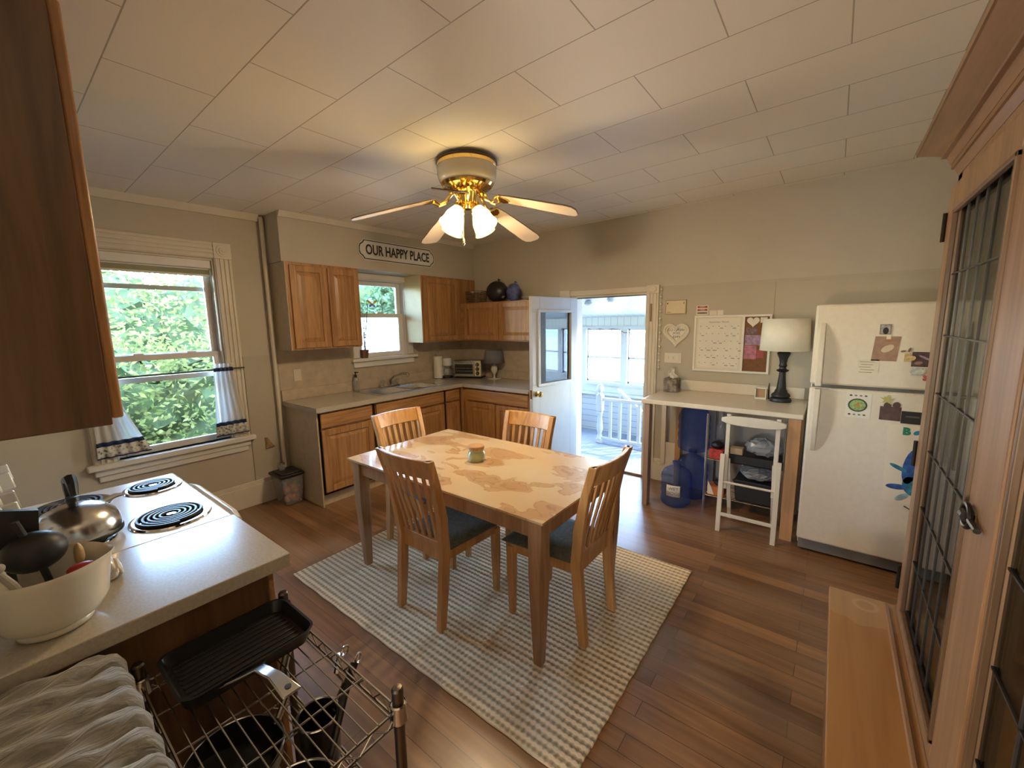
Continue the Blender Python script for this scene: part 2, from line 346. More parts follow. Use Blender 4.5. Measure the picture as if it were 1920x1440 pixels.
def lines_mat(name, col, dark, axis, pitch, frac=.06, rough=.5):
    m, nt, b = _new(name); N = nt.nodes; L = nt.links
    tc = N.new('ShaderNodeTexCoord'); sp = N.new('ShaderNodeSeparateXYZ'); L.new(tc.outputs['Object'], sp.inputs[0])
    d = N.new('ShaderNodeMath'); d.operation = 'DIVIDE'; d.inputs[1].default_value = pitch; L.new(sp.outputs[axis.upper()], d.inputs[0])
    f = N.new('ShaderNodeMath'); f.operation = 'FRACT'; L.new(d.outputs[0], f.inputs[0])
    g = N.new('ShaderNodeMath'); g.operation = 'LESS_THAN'; g.inputs[1].default_value = frac; L.new(f.outputs[0], g.inputs[0])
    mx = N.new('ShaderNodeMixRGB'); mx.inputs[1].default_value = (*col,1); mx.inputs[2].default_value = (*dark,1); L.new(g.outputs[0], mx.inputs[0]); L.new(mx.outputs[0], b.inputs['Base Color'])
    b.inputs['Roughness'].default_value = rough
    return m
def sheer_mat(name, col, alpha):
    m, nt, b = _new(name); N = nt.nodes; L = nt.links; N.remove(b); out = N['Material Output']
    d = N.new('ShaderNodeBsdfDiffuse'); d.inputs[0].default_value = (*col,1); t = N.new('ShaderNodeBsdfTranslucent'); t.inputs[0].default_value = (*col,1)
    tr = N.new('ShaderNodeBsdfTransparent'); a = N.new('ShaderNodeMixShader'); a.inputs[0].default_value = .5; L.new(d.outputs[0], a.inputs[1]); L.new(t.outputs[0], a.inputs[2])
    n = N.new('ShaderNodeTexNoise'); n.inputs['Scale'].default_value = 200
    q = N.new('ShaderNodeMath'); q.operation = 'MULTIPLY_ADD'; q.inputs[1].default_value = .2; q.inputs[2].default_value = alpha-.1; L.new(n.outputs['Fac'], q.inputs[0])
    x = N.new('ShaderNodeMixShader'); L.new(q.outputs[0], x.inputs[0]); L.new(tr.outputs[0], x.inputs[1]); L.new(a.outputs[0], x.inputs[2]); L.new(x.outputs[0], out.inputs[0])
    return m
def print_band_mat():
    m, nt, b = _new('patterned_curtain_band'); N = nt.nodes; L = nt.links
    n = N.new('ShaderNodeTexVoronoi'); n.inputs['Scale'].default_value = 45; tc = N.new('ShaderNodeTexCoord'); L.new(tc.outputs['Object'], n.inputs['Vector'])
    r = N.new('ShaderNodeValToRGB'); r.color_ramp.interpolation = 'CONSTANT'; e = r.color_ramp.elements
    e[0].color = (.06,.08,.10,1); e[1].position = .30; e[1].color = (.42,.40,.34,1); k = e.new(.62); k.color = (.62,.62,.58,1)
    L.new(n.outputs['Distance'], r.inputs[0]); n.inputs['Randomness'].default_value = 1
    mr = N.new('ShaderNodeMath'); mr.operation = 'MULTIPLY'; mr.inputs[1].default_value = 1.3; L.new(n.outputs['Distance'], mr.inputs[0]); L.new(mr.outputs[0], r.inputs[0])
    L.new(r.outputs[0], b.inputs['Base Color']); b.inputs['Roughness'].default_value = .9
    return m
def leaf_mat(name, c1, c2):
    m, nt, b = _new(name); N = nt.nodes; L = nt.links; N.remove(b); out = N['Material Output']
    tc = N.new('ShaderNodeTexCoord'); n = N.new('ShaderNodeTexNoise'); n.inputs['Scale'].default_value = 5; n.inputs['Detail'].default_value = 6; L.new(tc.outputs['Object'], n.inputs['Vector'])
    r = N.new('ShaderNodeValToRGB'); r.color_ramp.elements[0].position = .35; r.color_ramp.elements[1].position = .65; r.color_ramp.elements[0].color = (*c1,1); r.color_ramp.elements[1].color = (*c2,1); L.new(n.outputs['Fac'], r.inputs[0])
    d = N.new('ShaderNodeBsdfDiffuse'); t = N.new('ShaderNodeBsdfTranslucent'); L.new(r.outputs[0], d.inputs[0]); L.new(r.outputs[0], t.inputs[0])
    a = N.new('ShaderNodeMixShader'); a.inputs[0].default_value = .4; L.new(d.outputs[0], a.inputs[1]); L.new(t.outputs[0], a.inputs[2]); L.new(a.outputs[0], out.inputs[0])
    return m
def tinted(name, col, rough=.05, alpha=.55, ior=1.45):
    m, nt, b = _new(name); N = nt.nodes; L = nt.links; out = N['Material Output']
    b.inputs['Base Color'].default_value = (*lerpc(col, .8),1); b.inputs['Roughness'].default_value = rough
    t = N.new('ShaderNodeBsdfTransparent'); t.inputs[0].default_value = (*col,1)
    n = N.new('ShaderNodeTexNoise'); n.inputs['Scale'].default_value = 4; q = N.new('ShaderNodeMath'); q.operation = 'MULTIPLY_ADD'; q.inputs[1].default_value = .1; q.inputs[2].default_value = alpha-.05; L.new(n.outputs['Fac'], q.inputs[0])
    x = N.new('ShaderNodeMixShader'); L.new(q.outputs[0], x.inputs[0]); L.new(t.outputs[0], x.inputs[1]); L.new(b.outputs[0], x.inputs[2]); L.new(x.outputs[0], out.inputs[0])
    return m
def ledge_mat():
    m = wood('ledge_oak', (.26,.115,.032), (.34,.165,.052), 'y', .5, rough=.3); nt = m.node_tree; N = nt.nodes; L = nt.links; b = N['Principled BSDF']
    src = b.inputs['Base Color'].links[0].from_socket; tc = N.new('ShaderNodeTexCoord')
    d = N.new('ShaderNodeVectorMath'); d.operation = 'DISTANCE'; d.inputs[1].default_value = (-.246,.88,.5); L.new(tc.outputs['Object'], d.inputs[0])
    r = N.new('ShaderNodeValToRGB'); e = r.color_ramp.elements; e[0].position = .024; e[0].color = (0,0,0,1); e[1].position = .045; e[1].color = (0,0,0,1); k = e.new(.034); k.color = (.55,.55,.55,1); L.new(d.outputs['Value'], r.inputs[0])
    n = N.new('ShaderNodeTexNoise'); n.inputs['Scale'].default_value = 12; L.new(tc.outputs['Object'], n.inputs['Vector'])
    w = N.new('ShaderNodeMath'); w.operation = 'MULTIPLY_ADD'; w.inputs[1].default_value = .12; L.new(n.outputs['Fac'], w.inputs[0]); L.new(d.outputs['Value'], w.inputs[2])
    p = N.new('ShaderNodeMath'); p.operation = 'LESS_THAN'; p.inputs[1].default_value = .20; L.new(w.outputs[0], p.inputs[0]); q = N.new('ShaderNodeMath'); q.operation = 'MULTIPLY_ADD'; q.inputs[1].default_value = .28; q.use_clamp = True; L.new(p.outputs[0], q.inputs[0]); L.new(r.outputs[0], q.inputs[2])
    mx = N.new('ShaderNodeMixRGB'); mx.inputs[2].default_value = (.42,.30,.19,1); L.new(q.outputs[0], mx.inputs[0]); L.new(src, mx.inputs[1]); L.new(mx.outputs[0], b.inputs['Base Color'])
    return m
def shade_glass():
    m, nt, b = _new('lit_frosted_shade'); b.inputs['Base Color'].default_value = (.9,.85,.72,1); b.inputs['Roughness'].default_value = .3
    N = nt.nodes; L = nt.links; n = N.new('ShaderNodeTexNoise'); n.inputs['Scale'].default_value = 10
    r = N.new('ShaderNodeValToRGB'); r.color_ramp.elements[0].color = (1,.66,.24,1); r.color_ramp.elements[1].color = (1,.76,.36,1); L.new(n.outputs['Fac'], r.inputs[0]); L.new(r.outputs[0], b.inputs['Emission Color'])
    b.inputs['Emission Strength'].default_value = 13.0
    return m
M['floor'] = floor_mat(); M['ceil'] = ceil_mat(); M['rug'] = rug_mat(); M['top'] = tabletop_mat()
M['siding'] = lines_mat('white_clapboard', (.33,.355,.37), (.16,.18,.20), 'z', .095, .08)
M['bead'] = lines_mat('white_beadboard', (.38,.41,.40), (.24,.27,.26), 'x', .11, .07)
M['boards'] = lines_mat('white_vertical_boards', (.42,.46,.44), (.22,.26,.24), 'x', .105, .07)
M['porchfloor'] = lines_mat('grey_porch_boards', (.19,.215,.25), (.12,.13,.15), 'x', .14, .04, .6)
M['bluesiding'] = lines_mat('blue_siding', (.30,.50,.62), (.18,.32,.42), 'z', .13, .1)
M['sheer'] = sheer_mat('sheer_white_curtain', (.88,.88,.88), .55); M['band'] = print_band_mat()
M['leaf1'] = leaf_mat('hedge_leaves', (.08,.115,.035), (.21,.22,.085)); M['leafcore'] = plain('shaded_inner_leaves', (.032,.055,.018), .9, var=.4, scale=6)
M['leaf2'] = leaf_mat('tree_leaves', (.04,.09,.05), (.09,.14,.08))
M['bluejug'] = tinted('blue_bottle_plastic', (.50,.60,.88), .06, .08); M['clear'] = tinted('clear_plastic', (.80,.80,.82), .15, .30); M['bag'] = tinted('clear_plastic_bag', (.72,.72,.72), .2, .45)
M['clearglass'] = tinted('clear_ribbed_glass', (.90,.84,.72), .12, .80)
M['shade'] = shade_glass(); M['ledge'] = ledge_mat()
M['shade_dim'] = plain('dim_glow_shade', (.75,.66,.48), .3, var=.03, emit=(1,.72,.3), estr=1.2)  # slight glow put in for light from the neighbouring lit shades
M['bulb'] = emitm('bulb', (1,.82,.5), 12)
M['stem'] = plain('bark', (.10,.07,.045), .9)
# ------------------------------------------------------------- room shell
def wall_mb(mb, axis, t0, t1, a0, a1, z0, z1, holes):
    A = sorted({a0, a1, *[h[0] for h in holes], *[h[1] for h in holes]}); Z = sorted({z0, z1, *[h[2] for h in holes], *[h[3] for h in holes]})
    for i in range(len(A)-1):
        for j in range(len(Z)-1):
            ca = (A[i]+A[i+1])/2; cz = (Z[j]+Z[j+1])/2
            if any(h[0] < ca < h[1] and h[2] < cz < h[3] for h in holes): continue
            if axis == 'x': mb.box(t0, t1, A[i], A[i+1], Z[j], Z[j+1])
            else: mb.box(A[i], A[i+1], t0, t1, Z[j], Z[j+1])
    return mb
W1 = (-3.57, -2.825, .655, 2.16); W2 = (-1.56, -.905, 1.215, 2.10); DR = (1.80, 2.60, 0.0, 1.885)
XR = 4.80; YC = -4.27; YH = -6.8
struct('floor', MB().box(-.14, XR+.14, YH-.14, .14, -.1, 0), M['floor'], smooth=0)
struct('wall_left', wall_mb(MB(), 'x', -.14, 0, YC-.14, .14, 0, 2.85, [W1, W2]), M['wall'], smooth=0)
struct('wall_back', wall_mb(MB(), 'y', 0, .14, 0, XR+.14, 0, 2.85, [DR]), M['wall'], smooth=0)
struct('wall_right', MB().box(XR, XR+.14, YH-.14, 0, 0, 2.85), M['wall'], smooth=0)
struct('wall_near', MB().box(0, 3.42, YC-.14, YC, 0, 2.85), M['wall'], smooth=0)
struct('wall_hall_left', MB().box(3.28, 3.42, YH, YC-.14, 0, 2.85), M['wall'], smooth=0)
struct('wall_hall_end', wall_mb(MB(), 'y', YH-.14, YH, 3.28, XR, 0, 2.85, [(3.82, 4.18, 1.22, 1.88)]), M['wall'], smooth=0)
def ceil_fn(u, v):
    x = -.1+u*(XR+.2); y = .1+v*(YH-.2); k = x/XR; t = min(1, -y/4.5) if y < 0 else 0
    z = (2.60*(1-t)+2.54*t)*(1-k)+(2.665+.02*t)*k
    return (x, y, z)
def ceil_z(x, y): return ceil_fn((x+.1)/(XR+.2), (y-.1)/(YH-.2))[2]
mb = MB().grid(ceil_fn, 24, 30); top = MB().grid(lambda u, v: tuple(Vector(ceil_fn(u, v))+Vector((0,0,.12))), 24, 30)
mb.add(top.v, top.f); struct('ceiling', mb, M['ceil'], smooth=0)
# lower wallboard of the back and left walls with its seam
mb = MB(); mb.box(2.715, XR-.002, -.012, 0, .0, 1.93); struct('trim_1', mb, M['wall_low'], smooth=0)
mb = MB().box(3.652, 3.664, -.016, -.012, 1.62, 1.905); mb.box(3.66, XR-.002, -.016, -.012, 1.905, 1.93); struct('trim_2', mb, M['wall_low'], smooth=0)
mb = MB().box(0, .012, -2.69, -2.47, .0, 1.35); struct('trim_3', mb, M['wall_low'], smooth=0)
# baseboards
def baseboard(name, x0, x1, y0, y1, h=.19):
    mb = MB(); mb.box(x0, x1, y0, y1, 0, h)
    if abs(x1-x0) < abs(y1-y0): mb.box(x0, x0+(x1-x0)*.55, y0, y1, h, h+.035)
    else: mb.box(x0, x1, y1-(y1-y0)*.55, y1, h, h+.035)
    struct(name, mb, M['cream'], smooth=0, bevel=.004)
baseboard('baseboard_left', 0.012, .032, YC, -2.47); baseboard('baseboard_right', 2.715, XR, -.034, -.012)
baseboard('baseboard_hall', XR, XR-.02, YH, -4.27)
# crown trims
def crown(name, pts_fn, n): pass
mb = MB()
for i in range(10):
    y0 = YC+(i/10)*(-2.46-YC); y1 = YC+((i+1)/10)*(-2.46-YC); z = min(ceil_z(0,y0), ceil_z(0,y1))
    mb.hexa([(0,y0,ceil_z(0,y0)-.05),(.02,y0,ceil_z(0,y0)-.05),(.02,y1,ceil_z(0,y1)-.05),(0,y1,ceil_z(0,y1)-.05)], [(0,y0,ceil_z(0,y0)),(.05,y0,ceil_z(.05,y0)),(.05,y1,ceil_z(.05,y1)),(0,y1,ceil_z(0,y1))])
struct('trim_4', mb, M['cream'], smooth=0)
SX = .283; SZ = 2.162
mb = MB().box(0, SX, -2.412, 0, SZ, 2.70); struct('wall_soffit', mb, M['wall'], smooth=0)
mb = MB()
for i in range(8):
    y0 = -2.412+i*.3; y1 = y0+.3
    mb.hexa([(SX,y0,ceil_z(SX,y0)-.045),(SX+.018,y0,ceil_z(SX,y0)-.045),(SX+.018,y1,ceil_z(SX,y1)-.045),(SX,y1,ceil_z(SX,y1)-.045)], [(SX,y0,ceil_z(SX,y0)),(SX+.045,y0,ceil_z(SX,y0)),(SX+.045,y1,ceil_z(SX,y1)),(SX,y1,ceil_z(SX,y1))])
struct('trim_5', mb, M['cream'], smooth=0)
tag(build('pipe', MB().tube([(.045,-2.445,0.0),(.045,-2.445,2.55)], .017, 12), M['cream']), 'painted vertical pipe running up the wall beside the left window', 'pipe')
# ------------------------------------------------------------- window 1 (left)
def rosette(mb, x, y, z, s):
    mb.box(0, .032, y-s, y+s, z-s, z+s)
    for r, t in ((s*.75,.038),(s*.45,.046),(s*.2,.05)):
        mb.prism([(y+r*math.cos(2*PI*k/20), z+r*math.sin(2*PI*k/20)) for k in range(20)], 'x', 0, t)
def fluted_v(mb, y0, y1, z0, z1):
    mb.box(0, .02, y0, y1, z0, z1); w = y1-y0
    for f in (.12,.38,.62,.88): mb.box(.02, .029, y0+w*(f-.07), y0+w*(f+.07), z0, z1)
def fluted_h(mb, y0, y1, z0, z1):
    mb.box(0, .02, y0, y1, z0, z1); w = z1-z0
    for f in (.12,.38,.62,.88): mb.box(.02, .029, y0, y1, z0+w*(f-.07), z0+w*(f+.07))
w1 = MB(); s = .064
fluted_v(w1, -2.824, -2.696, .655, 2.165); fluted_v(w1, -3.70, -3.572, .655, 2.165); fluted_h(w1, -3.572, -2.824, 2.165, 2.293)
rosette(w1, 0, -2.76, 2.229, s); rosette(w1, 0, -3.636, 2.229, s)
w1.box(-.14, 0, W1[0], W1[0]+.012, W1[2], W1[3]); w1.box(-.14, 0, W1[1]-.012, W1[1], W1[2], W1[3]); w1.box(-.14, 0, W1[0], W1[1], W1[3]-.012, W1[3])
win1 = struct('window_1', w1, M['cream'], bevel=.003)
st = MB().box(-.14, .06, -3.735, -2.665, .615, .655); st.box(0, .03, -3.70, -2.70, .565, .615); st.box(0, .02, -3.68, -2.72, .52, .565)
struct('window_sill', st, M['white'], win1, bevel=.006)
def sash(mb, x0, x1, y0, y1, z0, z1, st=.045, rb=.05, rt=.045):
    mb.box(x0, x1, y0, y0+st, z0, z1); mb.box(x0, x1, y1-st, y1, z0, z1); mb.box(x0, x1, y0+st, y1-st, z0, z0+rb); mb.box(x0, x1, y0+st, y1-st, z1-rt, z1)
ya, yb = W1[0]+.012, W1[1]-.012
m_ = MB(); sash(m_, -.085, -.05, ya, yb, .6555, 1.41); struct('lower_sash', m_, M['white'], win1, bevel=.003)
m_ = MB(); sash(m_, -.120, -.087, ya, yb, 1.375, 2.148, rb=.04); struct('upper_sash', m_, M['white'], win1, bevel=.003)
m_ = MB()
for yy in (-3.36, -3.03): m_.box(-.09, -.055, yy-.03, yy+.03, 1.41, 1.422)
struct('sash_lock', m_, M['white'], win1)
m_ = MB().box(-.138, -.125, ya, yb, 1.195, 1.235); m_.box(-.138, -.125, ya, yb, 1.905, 1.94); m_.box(-.138,-.125,ya,ya+.03,.66,2.14); m_.box(-.138,-.125,yb-.03,yb,.66,2.14)
struct('storm_frame', m_, M['white'], win1)
m_ = MB().box(-.070, -.066, ya+.04, yb-.04, .71, 1.37); m_.box(-.105, -.101, ya+.04, yb-.04, 1.41, 2.11); struct('pane', m_, M['glass'], win1, smooth=0)
# ------------------------------------------------------------- window 2 (over sink)
w2 = MB(); w2.box(0, .022, -1.635, -1.56, 1.255, 2.16); w2.box(0, .022, -.905, -.835, 1.255, 2.16); w2.box(0, .022, -1.56, -.905, 2.10, 2.16)
w2.box(-.14, 0, W2[0], W2[0]+.012, W2[2], W2[3]); w2.box(-.14, 0, W2[1]-.012, W2[1], W2[2], W2[3]); w2.box(-.14, 0, W2[0], W2[1], W2[3]-.012, W2[3])
win2 = struct('window_2', w2, M['white'], bevel=.003)
st = MB().box(-.14, .055, -1.665, -.79, 1.215, 1.25); st.box(0, .025, -1.635, -.83, 1.15, 1.215); struct('window_sill', st, M['white'], win2, bevel=.005)
ya, yb = W2[0]+.012, W2[1]-.012
m_ = MB(); sash(m_, -.080, -.045, ya, yb, 1.25, 1.735, st=.06); struct('lower_sash', m_, M['white'], win2, bevel=.003)
m_ = MB(); sash(m_, -.118, -.082, ya, yb, 1.695, 2.088, st=.05, rb=.04); struct('upper_sash', m_, M['white'], win2, bevel=.003)
m_ = MB().prism([(-1.27,1.735),(-1.19,1.735),(-1.205,1.755),(-1.255,1.755)], 'x', -.075, -.05); struct('sash_lock', m_, M['white'], win2)
m_ = MB().box(-.064, -.060, ya+.05, yb-.05, 1.29, 1.70); m_.box(-.102, -.098, ya+.05, yb-.05, 1.73, 2.05); struct('pane', m_, M['glass'], win2, smooth=0)
# ------------------------------------------------------------- door, casing, unseen hall window added for fill daylight
dc = MB(); Y0 = -.022
dc.box(1.62, 1.735, Y0, 0, 0, 1.87); dc.box(2.60, 2.712, Y0, 0, 0, 1.87); dc.box(1.735, 2.60, Y0, 0, 1.885, 1.94)
for x0, x1 in ((1.612,1.74),(2.596,2.718)): dc.box(x0, x1, Y0-.012, 0, 1.868, 1.948)
for x0 in (2.622, 2.655, 2.688): dc.box(x0-.007, x0+.007, Y0-.008, Y0, .0, 1.868)
dc.prism([(2.657+.038*math.cos(2*PI*k/20), 1.908+.03*math.sin(2*PI*k/20)) for k in range(20)], 'y', Y0-.022, Y0-.012)
dc.box(1.735, 1.806, -.005, .14, 0, 1.885); dc.box(2.582, 2.601, -.005, .14, 0, 1.885); dc.box(1.80, 2.585, 0, .14, 1.86, 1.885)
struct('trim_6', dc, M['cream'], bevel=.003)
struct('trim_7', MB().box(1.80, 2.60, -.03, .18, 0.0, .022), M['greywood'], smooth=0, bevel=.004)
struct('trim_8', MB().box(1.80, 2.585, -.006, .0, 1.852, 1.862), M['came'], smooth=0)
# door leaf, hinged at (1.815,-.02), swung into the kitchen
hd = Vector((1.700-1.815, -.705+.03)); L_ = .705; ang = math.atan2(hd.y, hd.x)
DM = Matrix.Translation((1.815, -.03, 0)) @ Matrix.Rotation(ang, 4, 'Z')     # local x along leaf from hinge, y thickness
t = .042; gx0, gx1, gz0, gz1 = .115, .595, .985, 1.705
dl = MB(); wall_mb(dl, 'y', -t/2, t/2, 0, L_, .012, 1.862, [(gx0, gx1, gz0, gz1)])
for sgn in (-1, 1):
    yv = sgn*(t/2+.006)
    for a in ((gx0-.03, gx1+.03, gz0-.03, gz0), (gx0-.03, gx1+.03, gz1, gz1+.03), (gx0-.03, gx0, gz0, gz1), (gx1, gx1+.03, gz0, gz1)):
        dl.box(a[0], a[1], sgn*t/2, yv+sgn*.006, a[2], a[3])
dl.xf(DM); door = struct('door_1', dl, M['doorpaint'], bevel=.002)
g = MB().box(gx0, gx1, -.004, .004, gz0, gz1).xf(DM); struct('door_glass', g, M['dglass'], door, smooth=0)
k = MB()
for sgn in (-1, 1):
    prof = [(.001,0),(.03,0),(.03,.006),(.013,.012),(.012,.03),(.026,.04),(.030,.052),(.024,.064),(.001,.067)]
    q = MB().lathe(prof, n=20).xf(DM @ Matrix.Translation((L_-.06, sgn*t/2, .885)) @ Matrix.Rotation(-sgn*PI/2, 4, 'X')); k.add(q.v, q.f)
struct('door_knob', k, M['brass'], door)
k = MB().box(L_-.004, L_+.002, -.012, .012, .84, .93).xf(DM); struct('latch_plate', k, M['brass'], door, smooth=0)
k = MB().box(L_-.004, L_+.0015, -.012, .012, 1.02, 1.06).xf(DM); k.box(0,0,0,0,0,0)
hh = MB().box(3.82, 4.18, YH-.12, YH-.1, 1.53, 1.57)
for a in ((3.77,3.82,1.17,1.93),(4.18,4.23,1.17,1.93)): hh.box(a[0],a[1],YH,YH+.02,a[2],a[3])
hh.box(3.82,4.18,YH,YH+.02,1.17,1.22); hh.box(3.82,4.18,YH,YH+.02,1.88,1.93); struct('window_3', hh, M['white'], smooth=0)
# ------------------------------------------------------------- porch
PZ = -.12; PY = 1.87; PX0, PX1 = .30, 6.8
struct('floor_porch', MB().box(PX0-.1, PX1+.1, .14, PY+.12, PZ-.08, PZ), M['porchfloor'], smooth=0)
pw = MB(); holes = [(.95,1.55,.655,1.50),(1.63,2.25,.655,1.50),(2.33,2.95,.655,1.50),(3.03,3.65,.655,1.50),(3.73,4.35,.655,1.50),(4.43,5.05,.655,1.50),(5.13,5.75,.655,1.50),(5.83,6.45,.655,1.50)]
wall_mb(pw, 'y', PY, PY+.1, PX0, PX1, PZ, .50, []); struct('wall_porch_low', pw, M['siding'], smooth=0)
wall_mb(p2 := MB(), 'y', PY, PY+.1, PX0, PX1, .50, 1.507, holes); struct('wall_porch', p2, M['porchwhite'], smooth=0)
struct('wall_porch_band', MB().box(PX0, PX1, PY-.01, PY+.1, 1.507, 1.68), M['boards'], smooth=0)
def porch_end(name, x0, x1, holes):
    struct(name, wall_mb(MB(), 'x', x0, x1, .14, PY+.1, PZ, 2.3, holes), M['porchwhite'], smooth=0)
porch_end('wall_porch_left', PX0-.1, PX0, [(.35,.95,.55,1.55),(1.05,1.65,.55,1.55)]); porch_end('wall_porch_right', PX1, PX1+.1, [(.35,.95,.55,1.55),(1.05,1.65,.55,1.55)])  # unseen left-end openings added to bring more daylight onto the porch
pc = MB(); pc.hexa([(PX0,.14,2.12),(PX1,.14,2.12),(PX1,PY+.1,1.64),(PX0,PY+.1,1.64)], [(PX0,.14,2.2),(PX1,.14,2.2),(PX1,PY+.1,1.72),(PX0,PY+.1,1.72)])
struct('ceiling_porch', pc, M['bead'], smooth=0)
for i, h in enumerate(holes):
    m_ = MB(); y0 = PY-.02
    m_.box(h[0]-.04, h[0]+.01, y0, PY+.105, h[2]-.04, h[3]+.04); m_.box(h[1]-.01, h[1]+.04, y0, PY+.105, h[2]-.04, h[3]+.04); m_.box(h[0]+.01, h[1]-.01, y0, PY+.105, h[3]-.01, h[3]+.04); m_.box(h[0]+.01, h[1]-.01, y0, PY+.105, h[2]-.04, h[2]+.01)
    m_.box(h[0], h[1], PY+.03, PY+.06, 1.035, 1.065)
    for a in ((h[0],h[0]+.03,h[2],h[3]),(h[1]-.03,h[1],h[2],h[3]),(h[0],h[1],h[2],h[2]+.04),(h[0],h[1],h[3]-.03,h[3])): m_.box(a[0],a[1],PY+.03,PY+.06,a[2],a[3])
    wn_ = struct('window_%d' % (4+i), m_, M['porchwhite'], smooth=0)
for i, h in enumerate([(.35,.95,.55,1.55),(1.05,1.65,.55,1.55)]):
    m_ = MB()
    for a in ((h[0]-.04,h[0]+.01,h[2]-.04,h[3]+.04),(h[1]-.01,h[1]+.04,h[2]-.04,h[3]+.04),(h[0],h[1],h[3]-.01,h[3]+.04),(h[0],h[1],h[2]-.04,h[2]+.01),(h[0],h[1],1.02,1.06)): m_.box(PX1-.02,PX1+.06,a[0],a[1],a[2],a[3])
    struct('window_%d' % (12+i), m_, M['porchwhite'], smooth=0)
struct('trim_9', MB().box(PX0, PX1, PY-.06, PY, .46, .505), M['porchwhite'], smooth=0, bevel=.005)
struct('trim_10', MB().box(PX0, PX1, PY-.025, PY, 1.49, 1.53), M['porchwhite'], smooth=0)
# porch railing
rl = thing('porch_railing', 'white turned newel post and balusters railing on the porch', 'railing', (1.51,1.243,PZ))
nx = 1.51; H = .83
build('newel_post', MB().box(nx-.045,nx+.045,1.243-.045,1.243+.045,PZ,PZ+.06).lathe([(.05,.06),(.042,.08),(.028,.13),(.045,.20),(.042,.26),(.03,.36),(.036,.42),(.05,.44),(.03,.46)], (nx,1.243,PZ), 16)
    .box(nx-.045,nx+.045,1.243-.045,1.243+.045,PZ+.46,PZ+.70).lathe([(.045,.70),(.022,.73),(.026,.745),(.046,.765),(.05,.80),(.036,.84),(.002,.855)], (nx,1.243,PZ), 16), M['porchwhite'], rl, bevel=.008)
build('hand_rail', MB().box(nx,2.62,1.215,1.271,PZ+.615,PZ+.66), M['porchwhite'], rl, bevel=.006)
build('bottom_rail', MB().box(nx,2.62,1.22,1.266,PZ+.05,PZ+.09), M['porchwhite'], rl, bevel=.004)
for i in range(7): x = nx+.16+i*.138; build('baluster', MB().box(x-.019,x+.019,1.224,1.262,PZ+.09,PZ+.615), M['porchwhite'], rl, smooth=0)
sr = thing('stair_railing', 'sloping white stair railing going down behind the porch railing', 'railing', (1.5,1.62,PZ))
def sl(x): return .62-.75*(x-1.62)
build('sloping_rail', MB().hexa([(1.62,1.58,sl(1.62)-.05),(2.45,1.58,sl(2.45)-.05),(2.45,1.64,sl(2.45)-.05),(1.62,1.64,sl(1.62)-.05)], [(1.62,1.58,sl(1.62)),(2.45,1.58,sl(2.45)),(2.45,1.64,sl(2.45)),(1.62,1.64,sl(1.62))]), M['porchwhite'], sr, smooth=0)
for i in range(6): x = 1.66+i*.14; build('baluster', MB().box(x-.018,x+.018,1.59,1.63,PZ,max(sl(x)-.04, PZ+.04)), M['porchwhite'], sr, smooth=0)
build('string_lights', MB().tube([(1.0+.1*i, PY-.03, 1.50-.03*math.sin(i*1.7)**2-(.05 if i > 5 else 0)) for i in range(9)], .004, 6), M['came'])
tag(bpy.data.objects['string_lights'], 'string of small clear bulbs drooping over the porch window', 'string lights')
for i in range(9):
    b = build('bulb', MB().sphere((1.0+.1*i, PY-.035, 1.475-.03*math.sin(i*1.7)**2-(.05 if i > 5 else 0)), .013, 10, 6), M['porchwhite'], bpy.data.objects['string_lights'], world=False)
for i, (x, y) in enumerate(((1.42,1.02),(1.80,.90))):
    zc = 2.12-(y-.14)*.277
    tag(build('ceiling_globe', MB().lathe([(.03,0.01),(.05,-.01),(.055,-.035),(.04,-.06),(.002,-.07)], (x,y,zc), 16), M['porchwhite']), ['left','right'][i]+' white globe light on the porch ceiling', 'ceiling light', 'porch ceiling globes')
# ------------------------------------------------------------- outside
mb = MB().box(-40, 40, -30, 40, -.75, -.7); struct('ground', mb, plain('pale_sunlit_paving', (.62,.60,.55), .9, var=.06, scale=.5), smooth=0)
def foliage(mb, c, r, n, s, rng, flat=0):
    for i in range(n):
        d = Vector((rng.gauss(0,1), rng.gauss(0,1), rng.gauss(0,1))).normalized(); k = rng.random()**.35
        p = Vector(c)+Vector((d.x*r[0]*k, d.y*r[1]*k, d.z*r[2]*k))
        a = Euler((rng.uniform(0,6.3), rng.uniform(0,6.3), rng.uniform(0,6.3))).to_matrix(); w = s*rng.uniform(.6,1.3)
        mb.add([p+a @ Vector(q) for q in ((-w*.35,0,0),(0,-w*.8,.1*w),(w*.35,0,0),(0,w*.8,.1*w))], [(0,1,2,3)])
    return mb
rng = random.Random(3)
def shrub(name, label, cat, blobs, n, s, m, base, group=None):
    t_ = thing(name, label, cat, base, 0, group); f = MB()
    for c, r in blobs: foliage(f, c, r, n//len(blobs), s, rng)
    build('foliage', f, m, t_, smooth=0)
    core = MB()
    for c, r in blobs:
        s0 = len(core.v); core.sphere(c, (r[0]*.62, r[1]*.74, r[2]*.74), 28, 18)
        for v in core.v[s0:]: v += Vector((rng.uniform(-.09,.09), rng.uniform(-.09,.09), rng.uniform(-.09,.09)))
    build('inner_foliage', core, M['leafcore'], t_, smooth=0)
    st_ = MB()
    for c, r in blobs:
        st_.tube([(base[0]+rng.uniform(-.1,.1), base[1]+rng.uniform(-.1,.1), base[2]), tuple((Vector(base)+Vector(c))/2), (c[0],c[1],c[2]+r[2]*.4)], [.05,.035,.012], 6)
    build('stem', st_, M['stem'], t_)
